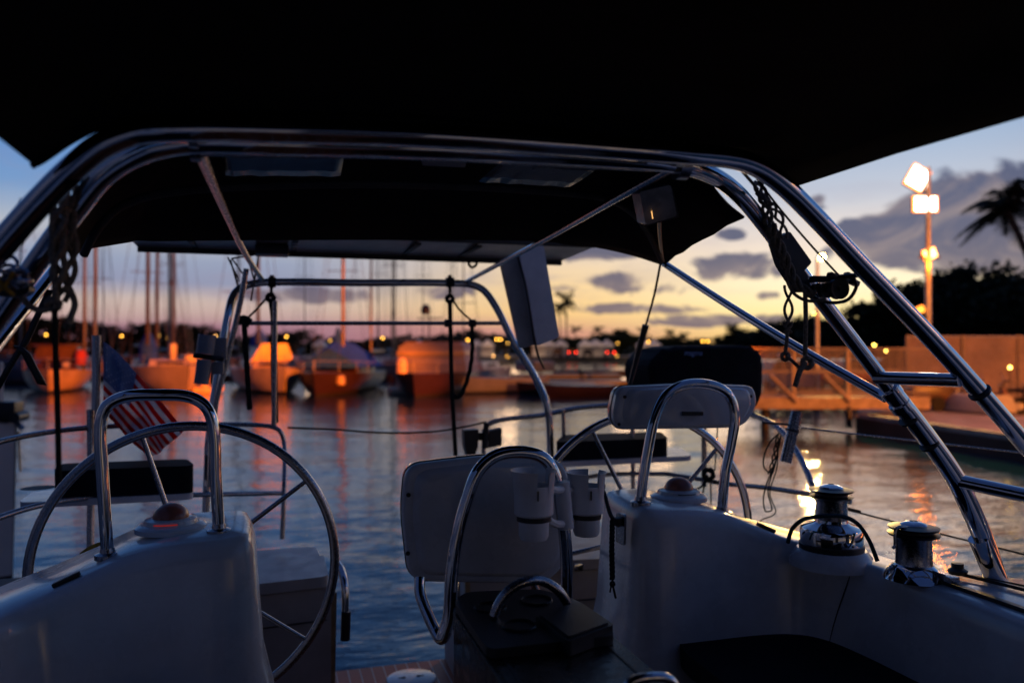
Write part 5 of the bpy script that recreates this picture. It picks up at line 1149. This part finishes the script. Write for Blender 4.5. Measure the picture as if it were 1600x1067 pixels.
# lines on the stern frame
rope_obj('coiled_line', 'dark coil of line hanging from the low cross bar near the left brace', 'rope', [('w', [(381, 500, 4.38), (385, 560, 4.38), (390, 640, 4.38)], .009, .006, .13, 4), ('t', [(376, 506, 4.38), (380, 498, 4.38), (392, 504, 4.38)], .02)], roped)
rope_obj('davit_tackle', 'block and dark tackle hanging from the left end of the upper stern bar', 'rope', [('t', [(424, 443, 4.46), (424, 458, 4.46)], .008), ('k', [(423, 465, 4.46)], .022), ('t', [(424, 466, 4.46), (428, 500, 4.46), (428, 560, 4.46), (430, 660, 4.46)], .018), ('t', [(420, 462, 4.46), (402, 482, 4.46), (382, 502, 4.46)], .006)], roped)
rope_obj('davit_tackle', 'block and dark tackle hanging from the right end of the upper stern bar', 'rope', [('t', [(703, 443, 4.46), (703, 460, 4.46)], .009), ('k', [(703, 467, 4.46)], .022), ('t', [(703, 468, 4.46), (704, 520, 4.46), (706, 600, 4.46), (712, 712, 4.46)], .013), ('t', [(706, 466, 4.46), (718, 484, 4.46), (738, 502, 4.46)], .006)], roped)
rope_obj('coiled_line', 'dark swagged line looping between the right tackle and the cross bar', 'rope', [('w', [(738, 506, 4.40), (737, 560, 4.40), (728, 600, 4.40), (716, 622, 4.40), (708, 618, 4.40)], .007, .006, .10, 3)], roped)
# antenna rod
bm = B(); tube(bm, [V(1032, 412, 3.18), V(1022, 462, 3.3), V(1008, 512, 3.5)], .0055, 8, 5); tube(bm, [V(1009, 508, 3.5), V(996, 556, 3.55), V(984, 602, 3.55)], [.017, .010], 10, 4); o = finish(bm, 'whip_antenna', blackp); tag(o, 'thin black rod with thicker lower part leaning beside the right housing', 'antenna')
# white case hanging below the solar panel
cs = empty('storage_case', V(828, 400, 3.9), 0, 'tall pale flat case hanging tilted below the right end of the solar panel', 'case')
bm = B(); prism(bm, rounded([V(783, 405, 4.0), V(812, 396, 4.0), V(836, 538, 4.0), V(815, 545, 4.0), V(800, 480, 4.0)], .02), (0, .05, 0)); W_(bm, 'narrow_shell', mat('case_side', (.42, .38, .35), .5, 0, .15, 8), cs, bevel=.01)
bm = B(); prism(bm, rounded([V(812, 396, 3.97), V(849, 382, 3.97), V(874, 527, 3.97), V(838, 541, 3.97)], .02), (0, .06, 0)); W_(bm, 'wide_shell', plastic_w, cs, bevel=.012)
bm = B(); tube(bm, [V(808, 396, 3.96), V(822, 450, 3.95), V(838, 545, 3.95), V(850, 575, 4.1)], .007, 8, 4); W_(bm, 'strap', blackp, cs)
# covered barbecue
bq = empty('barbecue', V(1100, 600, 4.2), 0, 'covered barbecue under a fitted black cover on the right stern rail', 'barbecue')
bm = B(); out_ = [(1012, 578), (1014, 566), (1034, 545), (1060, 542), (1168, 540), (1186, 548), (1191, 566), (1190, 618), (1178, 640), (1120, 628), (1018, 612)]
a = rounded([V(x, y, 4.15) for x, y in out_], .03); c_ = sum(a, Vector()) / len(a); rings = []
for dy, sc in ((-.02, .90), (0, 1.0), (.30, 1.02), (.34, .92)): rings.append([bm.verts.new(c_ + (p - c_) * sc + Vector((0, dy, .004 * math.sin(i * 1.7)))) for i, p in enumerate(a)])
for r0, r1 in zip(rings[:-1], rings[1:]):
    for k in range(len(a)): bm.faces.new((r0[k], r0[(k + 1) % len(a)], r1[(k + 1) % len(a)], r1[k]))
bm.faces.new(rings[0]); bm.faces.new(rings[-1][::-1]); bc = W_(bm, 'cover', cushion_m, bq)
cu = bpy.data.curves.new('logo_text', 'FONT'); cu.body = 'magma'; cu.size = .042; cu.shear = .3; cu.extrude = .0005; cu.align_x = 'CENTER'
to = bpy.data.objects.new('logo_text', cu); COL.objects.link(to); dg = bpy.context.evaluated_depsgraph_get(); me = bpy.data.meshes.new_from_object(to.evaluated_get(dg)); bpy.data.objects.remove(to)
lo = bpy.data.objects.new('cover_lettering', me); COL.objects.link(lo); me.materials.clear(); me.materials.append(mat('lettering_blue', (.30, .42, .70), .6)); lo.location = V(1083, 555, 4.118); lo.rotation_euler = (R(90), 0, 0); reparent(lo, bc)
bm = B(); tube(bm, [V(1100, 625, 4.3), V(1100, 760, 4.3)], .016, 10); W_(bm, 'mount_post', dull_steel, bq)
# rod holders (grey) on the left leg, black twin holder amidships, black tube on the right rail
def holder(name, px, v, y0, y1, w, m, label, grp=None, tilt=0):
    e = empty(name, V(px, (y0 + y1) / 2, v), 0, label, 'rod holder', grp); r = w / 2 / FPX * v; bm = B(); a, b_ = V(px + tilt, y0, v), V(px - tilt, y1, v)
    tube(bm, [a, b_], r, 18); W_(bm, 'tube', m, e, bevel=.003); return e, a, b_, r
e_, a, b_, r_ = holder('rod_holder', 322, 4.1, 523, 553, 25, plastic_g, 'grey double cup-shaped holder strapped to the left stern leg', None, 2)
bm = B(); tube(bm, [V(319, 562, 4.1), V(314, 600, 4.1)], .033, 16); W_(bm, 'lower_tube', plastic_g, e_)
bm = B(); tube(bm, [V(302, 555, 4.1), V(350, 562, 4.1)], .012, 8); W_(bm, 'clamp_band', blackp, e_)
bm = B(); box(bm, V(343, 545, 4.15), (.07, .05, .11)); box(bm, V(340, 575, 4.15), (.06, .05, .06)); W_(bm, 'mount_block', plastic_g, e_, bevel=.01)
e_, a, b_, r_ = holder('rod_holder', 1236, 3.15, 643, 722, 21, dull_steel, 'dark steel rod tube leaning on the right rail beside the tangled cord', None, 9)
bm = B(); tube(bm, [a + (b_ - a) * .36, a + (b_ - a) * .40], r_ * 1.15, 14); tube(bm, [V(1190, 660, 3.2), V(1240, 664, 3.15)], .005, 6); W_(bm, 'clamp_band', blackp, e_)
e_ = empty('winch_handle_pocket', V(755, 690, 4.3), 0, 'pair of black pockets clamped to the rail behind the large housing', 'holder')
bm = B()
prism(bm, [V(725, 672, 4.3), V(748, 671, 4.3), V(747, 698, 4.3), V(742, 712, 4.3), V(730, 712, 4.3), V(726, 696, 4.3)], (0, .06, 0)); prism(bm, [V(765, 673, 4.3), V(784, 669, 4.3), V(784, 696, 4.3), V(762, 700, 4.3)], (0, .06, 0)); W_(bm, 'pocket', blackp, e_, bevel=.004)
bm = B(); prism(bm, [V(748, 676, 4.32), V(768, 676, 4.32), V(766, 688, 4.32), V(748, 688, 4.32)], (0, .03, 0)); tube(bm, [V(760, 660, 4.3), V(757, 700, 4.3)], .016, 10); W_(bm, 'clamp', blackp, e_)
# tangled cords on the right rail
rope_obj('tangled_cord', 'tangle of thin dark cord dangling by the steel rod tube', 'cord', [('t', [(1218, 676, 3.15), (1204, 690, 3.15), (1194, 712, 3.15), (1194, 730, 3.15), (1206, 738, 3.15), (1214, 712, 3.15), (1218, 684, 3.15)], .0035), ('t', [(1220, 680, 3.15), (1212, 720, 3.15), (1200, 750, 3.15), (1193, 776, 3.15), (1196, 798, 3.15), (1206, 796, 3.15), (1200, 768, 3.15), (1206, 740, 3.15)], .0035),
    ('t', [(1216, 690, 3.14), (1214, 730, 3.14), (1203, 770, 3.14), (1212, 800, 3.14), (1190, 812, 3.1), (1178, 826, 3.0)], .0028), ('w', [(1217, 680, 3.15), (1210, 716, 3.15), (1203, 742, 3.15)], .010, .0035, .06, 3)], roped)
rope_obj('tangled_cord', 'small dark lashing with loose tails on the lower right rail behind the hoop', 'cord', [('k', [(1107, 741, 3.8)], .03), ('t', [(1106, 742, 3.8), (1096, 760, 3.8), (1070, 770, 3.8)], .006), ('t', [(1104, 745, 3.8), (1097, 775, 3.8), (1094, 800, 3.8)], .005), ('t', [(1110, 745, 3.8), (1111, 780, 3.8), (1110, 800, 3.8)], .004), ('t', [(1116, 600, 3.8), (1121, 660, 3.8), (1117, 735, 3.8)], .004)], roped)
rope_obj('key_lanyard', 'dark chain lanyard hanging down the inner corner of the right pod', 'lanyard', [('w', [(957, 812, 2.55), (956, 860, 2.5), (957, 905, 2.48)], .006, .0042, .022, 3), ('t', [(957, 905, 2.48), (953, 925, 2.48)], .003), ('k', [(957, 912, 2.48)], .008), ('t', [(957, 912, 2.48), (962, 934, 2.48)], .004)], roped)
bm = B(); q = [V(966, 800, 2.62), V(979, 803, 2.56), V(978, 852, 2.56), V(965, 845, 2.62)]; prism(bm, rounded(q, .01), (-.010, -.004, 0)); g_ = P(bm, 'throttle_plate', dull_steel, bevel=.002)
bm = B(); tube(bm, [V(968, 818, 2.58), V(955, 806, 2.56), V(944, 770, 2.62), V(940, 762, 2.62)], .0075, 10, 5); lathe(bm, [(0, -.012), (.014, -.006), (.014, .008), (0, .014)], V(940, 760, 2.62), 12); lathe(bm, [(0, -.02), (.018, -.01), (.018, .014), (0, .02)], V(966, 815, 2.58), 12); W_(bm, 'throttle_lever', blackp, g_)
rope_obj('mooring_line', 'bit of yellow rope lying on the left quarter behind the hoop foot', 'rope', [('t', [(128, 868, 3.0), (142, 858, 3.0), (158, 852, 3.0), (186, 852, 3.0)], .012), ('t', [(130, 874, 2.98), (150, 862, 2.98), (188, 856, 2.98)], .010)], ropey)

# --- the flag, hanging from its staff
def flagmat(n, c):
    m = mat(n, c, .8, 0, .12, 9, .4, 300, spec=.1); N = NT(m.node_tree); p = N.n['Principled BSDF']; tr = N.new('ShaderNodeBsdfTranslucent'); tr.inputs[0].default_value = (*c, 1)
    mx_ = N.new('ShaderNodeMixShader'); mx_.inputs[0].default_value = .65; o_ = N.n['Material Output']; N.l.new(p.outputs[0], mx_.inputs[1]); N.l.new(tr.outputs[0], mx_.inputs[2]); N.l.new(mx_.outputs[0], o_.inputs[0]); return m
fl = empty('flag', V(160, 533, 4.12), 0, 'American flag hanging limp in diagonal folds from the stern staff', 'flag')
fred = flagmat('flag_red', (.80, .03, .04)); fwht = flagmat('flag_white', (.92, .90, .92)); fblu = flagmat('flag_blue', (.30, .38, .58))
def flagp(s, t, off=0.):                # s along the fly, t down the hoist
    Ax, Bx = (162, 534), (162, 642); Cx, Dx = (284, 672), (232, 712)
    top_x = Ax[0] + (Cx[0] - Ax[0]) * s ** .92; top_y = Ax[1] + (Cx[1] - Ax[1]) * s ** 1.12
    bot_x = Bx[0] + (Dx[0] - Bx[0]) * s; bot_y = Bx[1] + (Dx[1] - Bx[1]) * s ** .9
    x = top_x * (1 - t) + bot_x * t; y = top_y * (1 - t) + bot_y * t + 9 * math.sin(math.pi * t) * s
    x += 3.5 * math.sin(t * 8 - s * 5) * s; dep = 4.12 + .07 * math.sin(t * 10 + s * 5) * (.3 + s) + .05 * math.sin(s * 12 - t * 4) + off
    return V(x, y, dep)
bm = B(); ns, nt = 30, 26; rows = [[flagp(i / ns, j / nt) for i in range(ns + 1)] for j in range(nt + 1)]
def fm(j, i):
    if i < 12 and j < 14: return 2
    return 0 if (j // 2) % 2 == 0 else 1
grid(bm, rows, fm); fo = W_(bm, 'flag_cloth', [fred, fwht, fblu], fl); solid(fo, .003)
bm = B()
for r_i in range(9):
    for c_i in range(6 if r_i % 2 == 0 else 5):
        s0 = .4 * ((c_i * 2 + (1 if r_i % 2 == 0 else 2)) / 12); t0 = .5385 * (r_i + 1) / 10
        for off in (-.0035, .0035):
            vs = []
            for k in range(10):
                a = math.pi / 5 * k; rr = .0125 if k % 2 == 0 else .0052
                vs.append(bm.verts.new(flagp(s0 + rr * math.sin(a), t0 - rr * 1.7 * math.cos(a), off)))
            bm.faces.new(vs)
W_(bm, 'flag_stars', fwht, fo)

# ================================================================== NEIGHBOUR BOAT at the left edge
nb = sailboat(-128, 8.2, 0, 9, 2.9, 1.45, mat('neighbour_hull', (.55, .53, .52), .35, 0, .08, 1.2), 'neighbouring white yacht whose bow just shows at the left edge', (-3, 1, 2, .5), hull_w, [], name='neighbour_yacht', rake=.08)
nb.rotation_euler = (0, 0, R(-YAW - 80)); nb.location = G(-848, 7.0, 0)
nb['group'] = ''; del nb['group']
bm = B(); q = Vector((0, 4.28, 1.80)); box(bm, q, (.22, .5, .18)); tube(bm, [(-.12, 4.53, 1.74), (.12, 4.53, 1.74)], .05, 10); finish(bm, 'bow_roller', blackp, nb, bevel=.02)
bm = B(); tube(bm, [(-.1, 4.1, 1.70), (.0, 4.5, 1.68), (.0, 4.56, 1.62)], .03, 8); tube(bm, [(0, 4.52, 1.6), (0, 4.54, 1.2)], .012, 6); finish(bm, 'stem_fitting', dull_steel, nb)

# ================================================================== QUAY SIDE on the right
gw = empty('gangway', G(1290, 24, LZ), 0, 'orange-lit steel gangway with picket railing and diagonal braces over the water', 'gangway')
rotY = Matrix.Rotation(R(-YAW), 3, 'Z')
X0, X1 = (1120 - 800) / FPX * 24, (1440 - 800) / FPX * 24
def GP(x, d, z): return plan(x, d, z)
wood_o = mat('weathered_timber', (.38, .30, .22), .7, 0, .25, 3, .5, 20); paintw = mat('railing_paint', (.24, .20, .18), .6, 0, .15, 6)
bm = B(); box(bm, GP((X0 + X1) / 2, 23.6, .80), (X1 - X0, .16, .36), rotY); box(bm, GP((X0 + X1) / 2, 25.2, .80), (X1 - X0, .16, .36), rotY); W_(bm, 'side_beam', wood_o, gw, bevel=.02)
bm = B(); box(bm, GP((X0 + X1) / 2, 24.4, .9), (X1 - X0, 1.5, .06), rotY); W_(bm, 'walkway', wood_o, gw)
for d_, nm in ((23.6, 'near_railing'), (25.2, 'far_railing')):
    bm = B(); n = 52
    for i in range(n + 1): x = X0 + (X1 - X0) * i / n; tube(bm, [GP(x, d_, .95), GP(x, d_, 2.40)], .014, 5)
    for z in (1.1, 1.7, 2.41): tube(bm, [GP(X0, d_, z), GP(X1, d_, z)], .026, 6)
    W_(bm, nm, paintw, gw)
for px in (1203, 1287): bm = B(); a, b_ = DD(px, 586, 23.45), DD(px + 42, 628, 23.45); tube(bm, [a, b_], .06, 4); W_(bm, 'diagonal_brace', wood_o, gw)
for px in (1240, 1325): bm = B(); box(bm, GP((px - 800) / FPX * 23.5, 23.5, 1.6), (.09, .09, 1.5), rotY); W_(bm, 'railing_post', wood_o, gw)
bm = B(); tube(bm, [GP((1195 - 800) / FPX * 24, 24, -1), GP((1195 - 800) / FPX * 24, 24, .7)], .13, 12); W_(bm, 'support_pile', dconcrete, gw)
bm = B(); lathe(bm, [(.03, -.35), (.09, -.3), (.1, .1), (.05, .25), (.03, .3)], GP((1326 - 800) / FPX * 23.2, 23.2, .45), 10); W_(bm, 'hanging_buoy', blackp, gw)
# picket fence on the far bank, in line behind the gangway
def picket(xa, da, xb, db, n, h, label, z=.42, m=paintw, nm='picket_fence'):
    e = empty(nm, plan(xa, da, z), 0, label, 'fence'); bm = B()
    for i in range(n + 1): t = i / n; x, d_ = xa + (xb - xa) * t, da + (db - da) * t; tube(bm, [plan(x, d_, z), plan(x, d_, z + h)], .022, 4)
    W_(bm, 'picket', m, e)
    bm = B()
    for zz in (.12, h * .55, h): tube(bm, [plan(xa, da, z + zz), plan(xb, db, z + zz)], .03, 5)
    W_(bm, 'rail', m, e); return e
picket(10.8, 34, 22, 37, 90, 1.95, 'long tall picket fence behind the gangway, lit orange', m=mat('fence_paint', (.20, .15, .13), .6, 0, .3, 2))
# chain link fence with windscreen cloth
cf = empty('chain_link_fence', plan(13.4, 27, LZ), 0, 'chain-link fence with tan windscreen cloth at the right, in front of the grove', 'fence')
CA, CB_ = (418 + 400 - 0) , 0
xa, xb, dF = (1417 - 800) / FPX * 27, (1760 - 800) / FPX * 27, 27.; zt = 2.4 + (545 - 526) / FPX * 27
bm = B(); H_ = zt - LZ; n = int((xb - xa) / .1)
for i in range(-int(H_ / .1), n):
    for s in (1, -1):
        x_ = xa + i * .1; p0x, p1x = (x_, x_ + H_) if s > 0 else (x_ + H_, x_); z0, z1 = LZ, zt
        a, b_ = Vector((p0x, 0, z0)), Vector((p1x, 0, z1))
        lo, hi = xa, xb
        if min(a.x, b_.x) < lo:
            t = (lo - a.x) / (b_.x - a.x); c = a.lerp(b_, t)
            if a.x < lo: a = c
            else: b_ = c
        if max(a.x, b_.x) > hi:
            t = (hi - a.x) / (b_.x - a.x); c = a.lerp(b_, t)
            if a.x > hi: a = c
            else: b_ = c
        tube(bm, [plan(a.x, dF, a.z), plan(b_.x, dF, b_.z)], .006, 3, cap=False)
W_(bm, 'wire_mesh', galv, cf, smooth=False)
bm = B(); box(bm, plan((xa + xb) / 2, dF + .06, (.5 + zt) / 2), (xb - xa, .008, zt - .55), rotY); W_(bm, 'windscreen_cloth', mat('windscreen_cloth', (.27, .19, .17), .85, 0, .3, 1.2), cf)
for x in (xa, xa + 1.9, xa + 3.8, xa + 5.6): bm = B(); tube(bm, [plan(x, dF, LZ), plan(x, dF, zt + .05)], .05, 10); W_(bm, 'post', paintw, cf)
bm = B(); tube(bm, [plan(xa, dF, zt), plan(xb, dF, zt)], .03, 8); W_(bm, 'top_rail', galv, cf)
# things on the quay
def prop(name, cat, label, px, D, fn, rz=0, z=.42): e = empty(name, G(px, D, z), R(-YAW + rz), label, cat); fn(e); return e
def upturned(e):
    bm = B(); rows = []
    for r in hull_rows(2.8, 1.3, .5): rows.append([Vector((p.x, p.y, .56 - p.z * 1.0 if p.z > -.2 else .60)) for p in r])
    vs = grid(bm, rows); bm.faces.new(vs[0]); finish(bm, 'hull', hull_w, e)
    bm = B(); tube(bm, [(0, -1.3, .66), (0, 1.0, .64)], .03, 6); finish(bm, 'keel_strip', woodc, e)
prop('upturned_dinghy', 'dinghy', 'small pale upturned dinghy on the quay below the chain-link fence', 1508, 25.2, upturned, 15)
def cart(e):
    bm = B(); box(bm, (0, 0, .55), (1.3, .7, .45)); finish(bm, 'tub', woodc, e, bevel=.06)
    for s in (-1, 1): bm = B(); lathe(bm, [(.04, -.04), (.22, -.04), (.24, 0), (.22, .04), (.04, .04)], (s * .1, -.4 * s, .24), 16, Matrix.Rotation(R(90), 3, 'X')); finish(bm, 'wheel', tyre, e)
    bm = B(); tube(bm, [(.6, -.25, .5), (1.1, -.25, .85), (1.1, .25, .85), (.6, .25, .5)], .02, 8); finish(bm, 'handle', galv, e)
prop('dock_cart', 'cart', 'brown dock cart on the quay left of the pale upturned dinghy', 1450, 25.6, cart)
def box_l(e):
    bm = B(); box(bm, (0, 0, .32), (1.0, .6, .6)); finish(bm, 'chest', paintw, e, bevel=.03); bm = B(); box(bm, (0, 0, .66), (1.06, .66, .07)); finish(bm, 'lid', paintw, e, bevel=.02)
prop('dock_box', 'box', 'timber-coloured dock box at the foot of the chain-link corner post', 1408, 26.2, box_l)
def scooter(e):
    for y in (-.62, .62):
        bm = B(); tube(bm, [(0, y + .2 * math.cos(a * math.pi / 10), .25 + .2 * math.sin(a * math.pi / 10)) for a in range(20)], .055, 8, closed=True); w = finish(bm, 'wheel', tyre, e)
        bm = B(); lathe(bm, [(.02, -.03), (.12, -.02), (.12, .02), (.02, .03)], (0, y, .25), 12, Matrix.Rotation(R(90), 3, 'Y')); x_ = finish(bm, 'rim', galv, None); x_.parent = w
    bm = B(); prism(bm, rounded([Vector((-.13, -.75, .55)), Vector((-.13, -.2, .38)), Vector((-.13, .3, .30)), Vector((-.13, .42, .8)), Vector((-.13, .5, .8)), Vector((-.13, .42, .2)), Vector((-.13, -.4, .2)), Vector((-.13, -.8, .4))], .05), (.26, 0, 0)); finish(bm, 'body', mat('scooter_paint', (.30, .16, .12), .3, 0, .2, 4), e, bevel=.03)
    bm = B(); prism(bm, rounded([Vector((-.12, -.72, .66)), Vector((-.12, -.05, .64)), Vector((-.12, -.08, .74)), Vector((-.12, -.72, .78))], .03), (.24, 0, 0)); finish(bm, 'seat', blackp, e, bevel=.03)
    bm = B(); tube(bm, [(0, .6, .28), (0, .42, .95), (0, .36, 1.0)], .03, 8); tube(bm, [(-.3, .34, 1.02), (0, .4, 1.0), (.3, .34, 1.02)], .018, 8, 4); finish(bm, 'handlebar', lampblack, e)
    bm = B(); lathe(bm, [(0, -.05), (.07, -.03), (.08, .02), (0, .04)], (0, .52, .86), 12, Matrix.Rotation(R(90), 3, 'X')); finish(bm, 'headlight', lens_m, e)
    bm = B(); tube(bm, [(.12, .36, 1.02), (.26, .38, 1.16)], .01, 6); lathe(bm, [(0, -.01), (.05, 0), (0, .01)], (.28, .39, 1.2), 10, Matrix.Rotation(R(90), 3, 'X')); finish(bm, 'mirror', galv, e)
for i, (px, D, rz, lb) in enumerate([(1556, 24.6, 62, 'left one of the parked scooters at the right edge, below the small yellow light'), (1592, 24.2, 78, 'middle parked scooter at the right edge of the picture'), (1630, 23.8, 70, 'rightmost parked scooter, cut by the right edge')]):
    s_ = prop('motor_scooter', 'scooter', lb, px, D, scooter, rz); s_['group'] = 'scooters parked on the quay'
yl = emis('small_yellow_lamp', (1, .62, .10), 14, False)
def marker(px, py, D, label, r=.045, m=yl):
    c = DD(px, py, D); e = empty('marker_light', c, 0, label, 'light', 'small lamps on the right bank'); bm = B(); lathe(bm, [(0, -r), (r, -r * .5), (r, r * .5), (0, r)], c, 10); W_(bm, 'lens', m, e); bm = B(); tube(bm, [Vector((c.x, c.y, c.z - .05)), Vector((c.x, c.y, LZ))], .015, 6); W_(bm, 'stake', lampblack, e)
for px, py, D, lb in [(1578, 574, 24, 'small square yellow light above the scooters'), (1301, 567, 40, 'yellow light behind the gangway railing, left of the arch leg'), (1385, 548, 45, 'ring-like yellow light between the two tubes, upper'), (1386, 564, 45, 'pale light just below the ring-like one between the tubes'),
        (1374, 575, 44, 'yellow light touching the upper rung of the arch'), (1366, 539, 50, 'faint brown light high between the arch tubes'), (1272, 490, 60, 'yellow light among the trees left of the inner arch tube'), (1398, 602, 40, 'dim yellow light under the upper rung')]: marker(px, py, D, lb, .045 if D < 30 else .07)
for px, D, pt, lb in [(1215, 36, (.32, .32, .34), 'pale car behind the gangway railing, partly under the hanging knots'), (1262, 38, (.40, .05, .05), 'red car behind the gangway railing, left of the strut'), (1325, 38, (.38, .06, .05), 'red pickup-like car behind the railing right of the strut'), (1372, 40, (.12, .2, .4), 'blue and white car behind the railing beside the yellow lights')]:
    car(px, D, lb, False, mat('car_paint_%d' % px, pt, .3, 0, .05, 2), 'cars parked behind the gangway')
